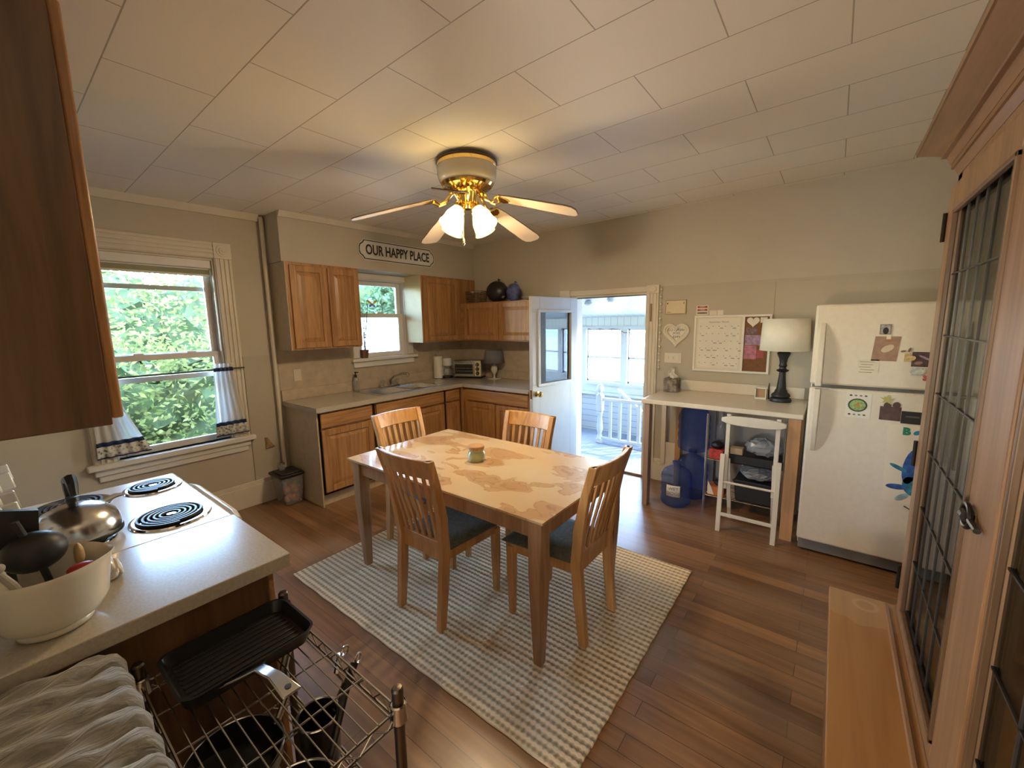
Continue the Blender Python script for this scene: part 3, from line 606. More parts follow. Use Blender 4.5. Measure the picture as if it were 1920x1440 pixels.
shrub('hedge_shrub', 'leafy green shrub filling the lower half of the left window', 'shrub', [((-1.7,-2.2,.45),(.6,1.3,1.15)),((-1.8,-3.4,.5),(.6,1.0,1.2)),((-1.7,-1.0,.3),(.6,.9,1.0))], 24000, .045, M['leaf1'], (-1.75,-2.4,-.7))
shrub('dense_tree', 'dense green tree filling the upper half of the left window', 'tree', [((-4.6,-1.2,1.35),(1.3,1.9,1.5)),((-4.8,-3.0,1.35),(1.3,1.7,1.5)),((-4.9,.1,1.1),(1.0,1.0,1.3))], 30000, .058, M['leaf1'], (-4.7,-2.0,-.7))
shrub('far_tree', 'blue-green tree beyond the upper sash of the sink window', 'tree', [((-9.8,4.2,3.0),(1.2,2.0,1.9)),((-9.8,6.6,2.4),(1.2,1.6,1.6))], 8000, .16, M['leaf2'], (-9.8,5.2,-.7))
gar = thing('neighbour_garage', 'sunlit white building seen through the sink window', 'building', (-8.0,2.5,-.7))
build('wall', MB().box(-8.4,-7.6,-.5,9,-.7,1.75), M['porchwhite'], gar, smooth=0); build('roof', MB().hexa([(-8.6,-.7,1.75),(-7.4,-.7,1.75),(-7.4,9.2,1.75),(-8.6,9.2,1.75)], [(-8.6,-.7,1.8),(-7.8,-.7,1.92),(-7.8,9.2,1.92),(-8.6,9.2,1.8)]), M['greyink'], gar, smooth=0)
nb = thing('blue_house', 'blue clapboard house seen reflected in the door glass', 'building', (9.5,4.5,-.7))
build('wall', MB().box(7.5,14,6.2,7.2,1.1,4.2), M['bluesiding'], nb, smooth=0); build('lower_wall', MB().box(7.51,13.99,6.21,7.19,-.7,1.1), M['siding'], nb, smooth=0); build('roof', MB().hexa([(7.2,5.8,4.2),(14.3,5.8,4.2),(14.3,7.6,4.2),(7.2,7.6,4.2)], [(7.2,6.6,5.4),(14.3,6.6,5.4),(14.3,6.8,5.4),(7.2,6.8,5.4)]), M['greyink'], nb, smooth=0)
# ------------------------------------------------------------- kitchen cabinets
def rp_x(mb, x, y0, y1, z0, z1, t=.019, fr=.055):            # raised-panel front facing +X, front face at x
    for a in ((y0,y0+fr,z0,z1),(y1-fr,y1,z0,z1),(y0+fr,y1-fr,z0,z0+fr),(y0+fr,y1-fr,z1-fr,z1)): mb.box(x-t, x, *a)
    mb.box(x-t, x-.009, y0+fr, y1-fr, z0+fr, z1-fr); e = .006; b_ = .030
    y0, y1, z0, z1 = y0+fr+e, y1-fr-e, z0+fr+e, z1-fr-e
    mb.hexa([(x-.009,y0,z0),(x-.009,y1,z0),(x-.009,y1,z1),(x-.009,y0,z1)], [(x-.001,y0+b_,z0+b_),(x-.001,y1-b_,z0+b_),(x-.001,y1-b_,z1-b_),(x-.001,y0+b_,z1-b_)])
    return mb
def rotated(mb):  # map a +X-facing front (x,y,z) to a -Y-facing front: x->-y, y->x
    mb.v = [Vector((v.y, -v.x, v.z)) for v in mb.v]; return mb
def base_a(name_lbl, y0, y1, fronts, end=False, loc=None):
    c = thing('base_cabinet', name_lbl, 'cabinet', (.3,(y0+y1)/2,0), 0, 'oak base cabinets under the sink counter')
    b = MB(); b.box(.004,.600,y0,y0+.018,.11,.868); b.box(.004,.600,y1-.018,y1,.11,.868); b.box(.004,.016,y0,y1,.11,.868); b.box(.004,.600,y0,y1,.11,.128); b.box(.582,.600,y0,y1,.11,.868); b.box(0.004,.545,y0+.002,y1-.002,0,.11)
    build('body', b, [M['oak']], c, smooth=0, bevel=.002)
    if end: build('end_panel', MB().box(.004,.595,y0-.012,y0,0,.868), M['endpanel'], c, smooth=0)
    for kind, a in fronts:
        if kind == 'door': build('door', rp_x(MB(), .621, *a), M['oak'], c, smooth=0, bevel=.003)
        else: build('drawer', MB().box(.602,.621,*a), M['oakx'], c, smooth=0, bevel=.006)
    build('toe_board', MB().box(.545,.55,y0,y1,0,.11), M['endpanel'], c, smooth=0)
    return c
base_a('oak base cabinet with a pale side panel, beside the clear bin', -2.37, -1.825, [('drawer',(-2.355,-1.845,.72,.845)),('door',(-2.355,-1.845,.135,.70))], True)
base_a('wide oak base cabinet with a long false drawer directly under the sink', -1.823, -.895, [('drawer',(-1.80,-.915,.72,.845)),('door',(-1.80,-1.375,.135,.70)),('door',(-1.345,-.915,.135,.70))])
base_a('narrow oak base cabinet in the corner right of the sink', -.893, -.63, [('drawer',(-.88,-.665,.72,.845)),('door',(-.88,-.665,.135,.70))])
c = thing('base_cabinet', 'oak base cabinet with two doors behind the open white door', 'cabinet', (1.1,-.3,0), 0, 'oak base cabinets under the sink counter')
build('body', MB().box(.63,1.595,-.600,-.004,.11,.868).box(.598,.632,-.634,-.598,.11,.868).box(.63,1.59,-.545,-.004,0,.11), M['oak'], c, smooth=0, bevel=.002)
build('drawer', MB().box(.695,1.575,-.621,-.602,.715,.845), M['oakxx'], c, smooth=0, bevel=.006)
for y0, y1 in ((.70,1.115),(1.14,1.575)): build('door', rotated(rp_x(MB(), .621, y0, y1, .135, .695)), M['oak'], c, smooth=0, bevel=.003)
build('toe_board', MB().box(.63,1.595,-.55,-.545,0,.11), M['endpanel'], c, smooth=0)
# L-shaped worktop with sink cutout
SKX0, SKX1, SKY0, SKY1 = .105, .545, -1.70, -.86
wt = MB(); z0, z1 = .868, .910; YA = -2.40; XE = 1.61; DF = .645
wt.box(.004, SKX0, YA, -.004, z0, z1); wt.box(SKX0, SKX1, YA, SKY0, z0, z1); wt.box(SKX0, SKX1, SKY1, -.004, z0, z1); wt.box(SKX1, DF, YA, -.004, z0, z1)
wt.box(DF, XE, -.645, -.004, z0, z1)
ctop = tag(build('worktop', wt, M['laminate'], loc=(.3,-1.2,.87), smooth=0), 'speckled beige laminate corner worktop around the sink', 'worktop')
build('upstand', MB().box(.004,.024,YA,-.004,.910,1.01).box(.024,XE,-.024,-.004,.910,1.01), M['splash'], ctop, smooth=0, bevel=.003)
struct('trim_11', wall_mb(MB(), 'x', 0, .004, -2.40, 0, 1.01, 1.394, [(W2[0],W2[1],W2[2],1.40)]).box(.004,1.60,-.004,0,1.01,1.394), M['splash'], smooth=0)
# upper cabinets
u = thing('wall_cabinet', 'oak two-door wall cabinet left of the sink window', 'cabinet', (.16,-2.05,1.394), 0, 'oak wall cabinets in the sink corner')
build('body', MB().box(.004,.302,-2.392,-1.702,1.394,SZ-.001), M['oak'], u, smooth=0, bevel=.002)
build('end_panel', MB().box(.004,.300,-2.399,-2.392,1.394,SZ-.001), M['endpanel'], u, smooth=0)
build('door', rp_x(MB(), .321, -2.366, -2.045, 1.41, 2.135), M['oak'], u, smooth=0, bevel=.003)
build('door', rp_x(MB(), .321, -2.022, -1.708, 1.41, 2.135), M['oak'], u, smooth=0, bevel=.003)
u = thing('wall_cabinet', 'oak wall cabinet with a pale yellow side, right of the sink window', 'cabinet', (.16,-.5,1.394), 0, 'oak wall cabinets in the sink corner')
build('body', MB().box(.004,.302,-.909,-.004,1.394,SZ-.001), M['oak'], u, smooth=0, bevel=.002)
build('end_panel', MB().box(.004,.302,-.916,-.909,1.394,SZ-.001), plain('pale_yellow_side', (.60,.50,.28), .5), u, smooth=0)
build('door', rp_x(MB(), .321, -.885, -.330, 1.41, 2.135), M['oak'], u, smooth=0, bevel=.003)
ub = thing('wall_cabinet', 'short oak wall cabinet on the back wall behind the open door', 'cabinet', (.96,-.15,1.394), 0, 'oak wall cabinets in the sink corner')
build('body', MB().box(.303,1.60,-.287,-.004,1.394,1.857), M['oakxx'], ub, smooth=0, bevel=.002)
for y0, y1 in ((.375,.93),(.955,1.585)): build('door', rotated(rp_x(MB(), .306, y0, y1, 1.408, 1.84)), M['oak'], ub, smooth=0, bevel=.003)
# sink
sk = MB(); zr = .916
for yy0, yy1 in ((SKY0+.02, -1.30), (-1.26, SKY1-.045)):
    x0, x1 = SKX0+.075, SKX1-.02; zb = .75
    outer = [(x0,yy0,zr),(x1,yy0,zr),(x1,yy1,zr),(x0,yy1,zr)]; inner = [(x0+.02,yy0+.02,zb),(x1-.02,yy0+.02,zb),(x1-.02,yy1-.02,zb),(x0+.02,yy1-.02,zb)]
    n = len(sk.v); sk.add(outer+inner, [(0,1,5,4),(1,2,6,5),(2,3,7,6),(3,0,4,7),(4,5,6,7)])
    sk.lathe([(.001,.004),(.035,.004),(.04,.0)], ((x0+x1)/2,(yy0+yy1)/2,zb), 18)
X0, X1, Y0_, Y1_ = SKX0-.012, SKX1+.012, SKY0-.012, SKY1+.012
for a in ((X0,SKX0+.075,Y0_,Y1_),(SKX1-.02,X1,Y0_,Y1_),(SKX0+.075,SKX1-.02,Y0_,SKY0+.02),(SKX0+.075,SKX1-.02,-1.30,-1.26),(SKX0+.075,SKX1-.02,SKY1-.045,Y1_)): sk.box(a[0],a[1],a[2],a[3],.9105,zr)
tag(build('kitchen_sink', sk, M['steel'], loc=(.3,-1.28,.91), smooth=20), 'stainless steel double bowl sink set into the worktop', 'sink')
f = thing('faucet', 'chrome two-handle faucet behind the double sink', 'faucet', (.14,-1.28,.916))
build('base_plate', MB().box(.115,.165,-1.40,-1.16,.916,.935), M['chrome'], f, bevel=.008)
build('spout', MB().tube([(.14,-1.28,.93),(.14,-1.28,.99),(.17,-1.25,1.03),(.25,-1.20,1.06),(.31,-1.17,1.065),(.325,-1.165,1.03)], [.018,.016,.013,.012,.013,.016], 12), M['chrome'], f)
for yy in (-1.375,-1.185): build('handle', MB().lathe([(.012,0),(.011,.02),(.022,.03),(.024,.055),(.012,.062),(.001,.063)], (.14,yy,.935), 10), M['clear'], f)
s_ = thing('soap_dispenser', 'clear soap bottle with black pump beside the sink', 'soap dispenser', (.068,-1.66,.91))
build('bottle', MB().lathe([(.001,0),(.030,0),(.032,.01),(.032,.10),(.024,.125),(.012,.132),(.012,.14)], (.068,-1.66,.9165), 20), M['clear'], s_)
build('pump', MB().lathe([(.014,.14),(.014,.165),(.006,.168),(.006,.19),(.012,.192),(.012,.20),(.001,.201)], (.068,-1.66,.9165), 14).box(.064,.115,-1.666,-1.654,1.108,1.117), M['black'], s_)
p = thing('paper_towel_holder', 'upright paper towel roll on a chrome stand in the corner', 'paper towels', (.10,-.52,.91))
build('stand', MB().lathe([(.001,0),(.065,0),(.065,.012),(.006,.016),(.005,.325),(.012,.335),(.010,.35),(.001,.355)], (.10,-.52,.91), 20), M['chrome'], p)
build('paper_roll', MB().lathe([(.02,.016),(.056,.016),(.056,.29),(.02,.29)], (.10,-.52,.91), 28), M['paper'], p)
k = thing('coffee_maker', 'small white coffee maker left of the toaster oven', 'coffee maker', (.12,-.36,.91))
build('body', MB().box(.03,.085,-.43,-.31,.911,1.17).lathe([(.06,.155),(.068,.165),(.068,.25),(.06,.262),(.001,.265)], (.11,-.37,.9105), 22).box(.04,.11,-.43,-.31,1.07,1.165), M['white'], k, bevel=.006)
build('base', MB().lathe([(.001,0),(.075,0),(.075,.025),(.06,.03),(.001,.031)], (.11,-.37,.9105), 22), M['black'], k)
build('carafe', MB().lathe([(.045,.032),(.055,.05),(.055,.10),(.04,.13),(.042,.148)], (.11,-.37,.9105), 22), M['clear'], k)
# toaster oven, turned across the corner
TM = Matrix.Translation((.36,-.205,.9105)) @ Matrix.Rotation(math.radians(24), 4, 'Z') @ Matrix.Diagonal((.9,.84,1,1))
to = thing('toaster_oven', 'beige toaster oven with glass door and three knobs in the corner', 'toaster oven', (.36,-.205,.91))
b = MB().box(-.21,.21,-.12,.12,.02,.235).xf(TM); build('body', b, M['steel'], to, bevel=.012)
b = MB().box(-.195,.105,-.135,-.121,.035,.215).xf(TM); build('door', b, M['steel'], to, bevel=.006)
b = MB().box(-.18,.09,-.1375,-.1345,.06,.185).xf(TM); dg = build('door_window', b, plain('dark_oven_glass', (.03,.028,.02), .08), to, smooth=0)
b = MB().box(-.17,.08,-.1395,-.1375,.095,.099).box(-.17,.08,-.1395,-.1375,.13,.133).xf(TM); build('rack_wire', b, M['steel'], to, smooth=0)
b = MB().box(-.16,.07,-.158,-.150,.197,.209).box(-.16,-.15,-.15,-.135,.197,.209).box(.06,.07,-.15,-.135,.197,.209).xf(TM); build('handle', b, M['steel'], to, bevel=.003)
b = MB().box(.112,.205,-.137,-.121,.035,.225).xf(TM); build('control_panel', b, plain('cream_panel', (.66,.56,.34), .4), to, bevel=.004)
for zz in (.07,.125,.18):
    b = MB().lathe([(.026,0),(.024,.014),(.012,.016),(.001,.017)], (0,0,0), 18).xf(TM @ Matrix.Translation((.158,-.137,zz)) @ Matrix.Rotation(PI/2,4,'X')); kb = build('knob', b, M['black'], to)
    b = MB().box(-.004,.004,-.018,.018,.017,.024).xf(TM @ Matrix.Translation((.158,-.137,zz)) @ Matrix.Rotation(PI/2,4,'X')); build('grip', b, M['brass'], kb, smooth=0)
for sx, sy in ((-.18,-.1),(.18,-.1),(-.18,.1),(.18,.1)):
    b = MB().lathe([(.014,0),(.012,.02)], (sx,sy,0), 10).xf(TM); build('foot', b, M['black'], to)
tl = thing('table_lamp', 'small white lamp with a grey shade on the corner worktop', 'lamp', (.72,-.14,.91))
build('base', MB().box(.66,.78,-.20,-.08,.91,.918).lathe([(.03,.008),(.012,.018),(.010,.055),(.016,.06),(.040,.10),(.044,.13),(.034,.165),(.012,.18),(.010,.20)], (.72,-.14,.91), 20), M['ceramic'], tl, bevel=.002)
build('lamp_shade', MB().lathe([(.13,.205),(.11,.36)], (.72,-.14,.91), 26), M['greyshade'], tl, solid=.003)
# plant, suncatcher on sink window
pl = thing('potted_plant', 'leggy potted plant on the sink window sill', 'plant', (.02,-1.50,1.25))
build('pot', MB().lathe([(.001,0),(.032,0),(.042,.075),(.046,.075),(.046,.09),(.036,.09),(.034,.07),(.001,.07)], (.02,-1.50,1.25), 18), M['terracotta'], pl)
st_ = MB(); lf = MB(); rg = random.Random(5)
for i in range(9):
    a = rg.uniform(0,6.28); r_ = rg.uniform(.02,.08); h = rg.uniform(.2,.55); dx, dy = r_*math.cos(a)*.7, abs(r_*math.sin(a))*1.6
    st_.tube([(.02,-1.50,1.32),(.02+dx*.5,-1.50+dy*.6,1.32+h*.5),(.02+dx,-1.50+dy*1.2,1.32+h)], [.004,.003,.0015], 5)
    for j in range(7):
        q = .3+.1*j; px, py, pz = .02+dx*q, -1.50+dy*1.2*q, 1.32+h*q; aa = rg.uniform(0,6.28); l = .042
        d = Vector((math.cos(aa)*.4, math.sin(aa), rg.uniform(-.3,.5)))*l; s2 = Vector((0,0,1)).cross(d).normalized()*.010
        lf.add([Vector((px,py,pz)), Vector((px,py,pz))+d*.5+s2, Vector((px,py,pz))+d, Vector((px,py,pz))+d*.5-s2], [(0,1,2,3)])
build('stem', st_, M['stem'], pl); build('leaves', lf, M['plantgreen'], pl, smooth=0)
sc = thing('suncatcher', 'round butterfly suncatcher hanging in the sink window', 'suncatcher', (-.055,-1.32,1.99))
build('ring', MB().tube([(-.055,-1.32+.068*math.cos(2*PI*k/28),1.85+.068*math.sin(2*PI*k/28)) for k in range(28)], .003, 6, closed=True), M['came'], sc)
build('cord', MB().tube([(-.055,-1.37,1.90),(-.055,-1.32,2.01),(-.055,-1.27,1.90)], .0015, 5), M['came'], sc)
def ell(mb, cy_, cz_, a, b_, rot):
    mb.prism([(cy_+a*math.cos(t)*math.cos(rot)-b_*math.sin(t)*math.sin(rot), cz_+a*math.cos(t)*math.sin(rot)+b_*math.sin(t)*math.cos(rot)) for t in [2*PI*k/16 for k in range(16)]], 'x', -.057, -.053); return mb
build('upper_wings', ell(ell(MB(), -1.355,1.862,.036,.013,-.7), -1.285,1.862,.036,.013,.7), tinted('amber_glass', (.85,.55,.15), .1, .3), sc, smooth=0)
build('lower_wings', ell(ell(MB(), -1.342,1.822,.026,.012,.9), -1.298,1.822,.026,.012,-.9), tinted('violet_glass', (.45,.40,.75), .1, .3), sc, smooth=0)
build('body', ell(MB(), -1.32,1.845,.026,.005,PI/2), M['came'], sc, smooth=0)
def plate_x(name, label, y, z, w, h, kind):
    o = thing(name, label, kind, (0.004,y,z)); build('cover', MB().box(.0045,.011,y-w/2,y+w/2,z-h/2,z+h/2), M['cream'], o, bevel=.002)
    for dz in (-.022,.022): build('socket', MB().box(.011,.0125,y-.016,y+.016,z+dz-.014,z+dz+.014), M['offpaper'], o, smooth=0, bevel=.001)
plate_x('wall_outlet', 'cream electrical outlet on the backsplash left of the soap bottle', -2.235, 1.14, .072, .115, 'outlet')
tag(build('hanging_ornament', MB().add([(.012,-2.585,.60),(.012,-2.50,.50),(.012,-2.585,.49),(.03,-2.565,.60),(.03,-2.515,.505),(.03,-2.585,.50)], [(0,2,1),(3,4,5),(0,1,4,3),(1,2,5,4),(2,0,3,5)]), plain('tan_wicker', (.30,.20,.09), .8, var=.3, scale=60), smooth=0), 'small tan triangular ornament on the wall right of the left window', 'ornament')
# sign on the soffit
sgn = thing('wall_sign', 'white metal sign reading OUR HAPPY PLACE on the soffit', 'sign', (SX,-1.175,2.36))
def sign_poly(y0, y1, z0, z1, c, n=6):
    P_ = []
    for (cy_, cz_, a0) in ((y0,z0,90),(y1,z0,180),(y1,z1,270),(y0,z1,0)):
        for k in range(n+1):
            a = math.radians(a0-90*k/n); P_.append((cy_+c*math.cos(a), cz_+c*math.sin(a)))
    return P_
def sign_notch(y0, y1, z0, z1, c):
    e = .018
    return [(y0+c,z0),(y1-c,z0),(y1-c+e,z0+c*.45),(y1-e*.6,z0+c*.75),(y1,z0+c+.012),(y1,z1-c-.012),(y1-e*.6,z1-c*.75),(y1-c+e,z1-c*.45),(y1-c,z1),(y0+c,z1),(y0+c-e,z1-c*.45),(y0+e*.6,z1-c*.75),(y0,z1-c-.012),(y0,z0+c+.012),(y0+e*.6,z0+c*.75),(y0+c-e,z0+c*.45)]
y0, y1, z0, z1 = -1.672, -.682, 2.257, 2.461
build('rim', MB().prism(sign_notch(y0,y1,z0,z1,.06), 'x', SX, SX+.010), M['white'], sgn, smooth=0)
build('border', MB().prism(sign_notch(y0+.008,y1-.008,z0+.008,z1-.008,.058), 'x', SX+.010, SX+.0115), M['ink'], sgn, smooth=0)
build('panel', MB().prism(sign_notch(y0+.017,y1-.017,z0+.017,z1-.017,.056), 'x', SX+.0115, SX+.013), M['white'], sgn, smooth=0)
text_mesh('lettering', 'OUR HAPPY PLACE', .135, M['ink'], facing_px(SX+.0135, -1.177, 2.357), sgn, depth=.001, bold=.0035, sx=.715)
# bin
bn = thing('storage_bin', 'clear plastic bin with black lid on the floor by the oak end panel', 'bin', (.17,-2.50,0))
bn_b = [(.115,-2.57,.0),(.295,-2.57,.0),(.295,-2.42,.0),(.115,-2.42,.0)]; bn_t = [(.095,-2.60,.27),(.325,-2.60,.27),(.325,-2.41,.27),(.095,-2.41,.27)]
build('body', MB().hexa(bn_b, bn_t), M['clear'], bn, bevel=.012)
build('lid', MB().box(.085,.335,-2.612,-2.402,.27,.295).box(.11,.31,-2.59,-2.42,.295,.305), M['black'], bn, bevel=.008)
rg = random.Random(2); cn = MB()
for i in range(14): cn.sphere((rg.uniform(.15,.26), rg.uniform(-2.54,-2.46), .03+rg.uniform(0,.16)), .028, 8, 6)
build('contents', cn, plain('orange_filling', (.55,.16,.05), .7, var=.3), bn)
jr = thing('small_jar', 'small glass jar standing on the black bin lid', 'jar', (.15,-2.52,.305)); build('jar_body', MB().lathe([(.001,0),(.03,0),(.032,.045),(.028,.05)], (.15,-2.52,.305), 16), M['clear'], jr); build('jar_lid', MB().lathe([(.03,.05),(.03,.065),(.001,.066)], (.15,-2.52,.305), 16), M['steel'], jr)
# curtains and shade on the left window
def curtain(label, y0t, y1t, y0b, y1b, ph):
    cu = thing('cafe_curtain', label, 'curtain', (.06,(y0t+y1t)/2,1.26), 0, 'cafe curtains on the left window')
    def fn(ua, z, off=0):
        k = (1.26-z)/.56; k = k**1.2 if k > 0 else 0; a = y0t*(1-k)+y0b*k; b_ = y1t*(1-k)+y1b*k; amp = .012*(1-.3*k)
        return (.058+amp*math.sin(ua*4.5*2*PI+ph)+off, a+(b_-a)*ua, z)
    build('sheer_panel', MB().grid(lambda u,v: fn(u, .80+v*.46), 60, 12), M['sheer'], cu, smooth=80, solid=.0015)
    build('header', MB().grid(lambda u,v: fn(u, 1.275+v*.035), 60, 3), M['sheer'], cu, smooth=80, solid=.002)
    build('rod_pocket', MB().grid(lambda u,v: fn(u, 1.245+v*.03, .004), 60, 3), M['navy'], cu, smooth=80, solid=.002)
    build('blue_band', MB().grid(lambda u,v: fn(u, .785+v*.03, .002), 60, 2), M['navy'], cu, smooth=80, solid=.002)
    build('patterned_band', MB().grid(lambda u,v: fn(u, .705+v*.082), 60, 4), M['band'], cu, smooth=80, solid=.002)
    build('hem', MB().grid(lambda u,v: fn(u, .698+v*.008, .002), 60, 2), M['navy'], cu, smooth=80, solid=.002)
curtain('sheer curtain with a blue patterned hem at the right side of the left window', -2.93, -2.79, -2.965, -2.715, 0)
curtain('sheer curtain with a blue patterned hem at the left side, behind the wall cabinet', -3.66, -3.56, -3.68, -3.38, 1.2)
tag(build('curtain_rod', MB().tube([(.055,-3.69,1.262),(.055,-2.70,1.262)], .006, 8), M['came']), 'thin dark curtain rod across the middle of the left window', 'curtain rod')
ws = thing('window_shade', 'rolled olive shade gathered at the top of the left window', 'shade', (-.03,-3.2,2.1)); 
build('roller', MB().box(-.045,-.005,-3.55,-2.845,2.085,2.147).box(-.05,-.045,-3.55,-2.845,2.075,2.095), M['white'], ws, bevel=.008); build('shade_cloth', MB().box(-.05,-.046,-3.55,-2.845,2.035,2.08), plain('olive_shade', (.30,.30,.19), .8), ws, smooth=0); build('bottom_bar', MB().box(-.055,-.041,-3.55,-2.845,2.022,2.038), M['white'], ws, smooth=0)
# items on top of the short wall cabinet
hb = thing('wire_basket', 'brown wire basket on the short wall cabinet in the corner', 'basket', (.46,-.15,1.857))
bk = MB()
for k in range(6): z = 1.862+.028*k; bk.tube([(.46+.13*(1+.02*k)*math.cos(2*PI*i/28), -.15+.11*(1+.02*k)*math.sin(2*PI*i/28), z) for i in range(28)], .004, 5, closed=True)
for i in range(18): a = 2*PI*i/18; bk.tube([(.46+.13*math.cos(a), -.15+.11*math.sin(a), 1.86),(.46+.145*math.cos(a), -.15+.122*math.sin(a), 2.005)], .003, 5)
build('weave', bk, plain('brown_wicker', (.16,.10,.05), .8), hb)
rg = random.Random(1)
for i in range(3): build('egg', MB().sphere((.40+.06*i,-.16,2.0), (.022,.022,.017), 12, 8), M['ceramic'], hb)
for i, (nm, lb, x, r_, zz, m_) in enumerate((('duffel_ball', 'black and silver patterned round bag on the short wall cabinet', .81, (.145,.11,.125), .125, None), ('gift_bag', 'blue plastic bag on the short wall cabinet beside the black bag', 1.06, (.095,.07,.105), .10, None))):
    if i == 0:
        mm, nt, b_ = _new('black_silver_print'); n_ = nt.nodes.new('ShaderNodeTexVoronoi'); n_.inputs['Scale'].default_value = 9; r2 = nt.nodes.new('ShaderNodeValToRGB'); r2.color_ramp.elements[0].position = .12; r2.color_ramp.elements[1].position = .22; r2.color_ramp.elements[0].color = (.35,.35,.36,1); r2.color_ramp.elements[1].color = (.015,.015,.017,1); tc = nt.nodes.new('ShaderNodeTexCoord'); nt.links.new(tc.outputs['Object'], n_.inputs['Vector']); nt.links.new(n_.outputs['Distance'], r2.inputs[0]); nt.links.new(r2.outputs[0], b_.inputs['Base Color']); b_.inputs['Roughness'].default_value = .35
    else: mm = plain('crinkled_blue_plastic', (.09,.11,.30), .3, var=.6, scale=16, bump=.5)
    t_ = thing(nm, lb, 'bag', (x,-.16,1.857)); bb = MB().sphere((x,-.16,1.857+zz), r_, 22, 14)
    rg = random.Random(i)
    for v in bb.v:
        if v.z < 1.859: v.z = 1.858
        v.x += rg.uniform(-.006,.006); v.z += rg.uniform(-.004,.004) if v.z > 1.87 else 0
    build('bag_body', bb, mm, t_, smooth=60)
    build('tie', MB().tube([(x+.02,-.16,1.857+zz+r_[2]-.01),(x+.03,-.17,1.857+zz+r_[2]+.02),(x+.05,-.16,1.857+zz+r_[2]+.005)], .008, 6), mm, t_)
tag(build('shallow_dish', MB().lathe([(.001,0),(.05,.0),(.12,.035),(.125,.038),(.11,.03),(.001,.006)], (1.32,-.15,1.858), 28), M['ceramic']), 'white shallow dish on the short wall cabinet beside the open door', 'dish')
# ------------------------------------------------------------- ceiling fan
FX, FY, FZ = 2.173, -2.08, 2.605
fan = thing('ceiling_fan', 'brass and white five-blade ceiling fan with lit tulip shades', 'ceiling fan', (FX,FY,FZ))
FC = (FX,FY,FZ)
build('ceiling_plate', MB().lathe([(.19,.0),(.192,-.012),(.175,-.014)], FC, 40), M['brownm'], fan)
build('trim_ring', MB().lathe([(.186,-.012),(.187,-.036),(.17,-.038)], FC, 40), M['brass'], fan)
build('ribbed_housing', MB().lathe([(.184,-.036),(.184,-.075),(.176,-.11),(.160,-.135),(.148,-.145)], FC, 80, lobes=40, amp=.006), M['clearglass'], fan, smooth=60)
build('motor', MB().lathe([(.001,-.02),(.172,-.038),(.174,-.09),(.150,-.135),(.001,-.14)], FC, 36), plain('pale_motor', (.75,.68,.54), .5, 0), fan)
build('lower_ring', MB().lathe([(.165,-.135),(.152,-.15),(.14,-.153),(.13,-.148)], FC, 40), M['brass'], fan)
vt = MB().lathe([(.14,-.150),(.09,-.165),(.075,-.165)], FC, 40, lobes=20, amp=.02); build('vented_plate', vt, M['brass'], fan)
build('switch_housing', MB().lathe([(.001,-.165),(.075,-.166),(.078,-.175),(.060,-.182),(.058,-.245),(.062,-.25),(.045,-.262),(.03,-.28),(.001,-.285)], FC, 32), M['brass'], fan)
TH = .28; BZ = 2.365
for k in range(5):
    a = TH+k*2*PI/5; R_ = Matrix.Translation((FX,FY,0)) @ Matrix.Rotation(a, 4, 'Z')
    br = MB(); 
    for s in (-.018, .018): br.tube([(.07,s,FZ-.16),(.105,s*1.3,FZ-.20),(.14,s*1.6,FZ-.245),(.178,s*1.6,FZ-.262),(.215,s*2.2,BZ-.006)], [.009,.009,.009,.008,.006], 8)
    pl__ = MB().prism([(.20,-.03),(.235,-.048),(.27,-.03),(.285,0),(.27,.03),(.235,.048),(.20,.03)], 'z', -.012, -.005).xf(Matrix.Translation((.225,0,BZ)) @ Matrix.Rotation(math.radians(15.5), 4, 'Y') @ Matrix.Translation((-.225,0,0)) @ Matrix.Rotation(math.radians(-8), 4, 'X')); br.add(pl__.v, pl__.f)
    br.xf(R_); arm = build('blade_arm', br, M['brass'], fan)
    outline = [(.225,-.045),(.30,-.058),(.50,-.068),(.66,-.072),(.70,-.064),(.72,-.035),(.722,0),(.72,.035),(.70,.064),(.66,.072),(.50,.068),(.30,.058),(.225,.045)]
    P2 = R_ @ Matrix.Translation((.225,0,BZ)) @ Matrix.Rotation(math.radians(15.5), 4, 'Y') @ Matrix.Translation((-.225,0,0)) @ Matrix.Rotation(math.radians(-8), 4, 'X')
    bl = MB().mat(1).prism(outline, 'z', -.004, .0); bl.mat(0).prism(outline, 'z', .0, .004); bl.xf(P2)
    build('blade', bl, [M['brownm'], M['bladew']], fan, smooth=0)
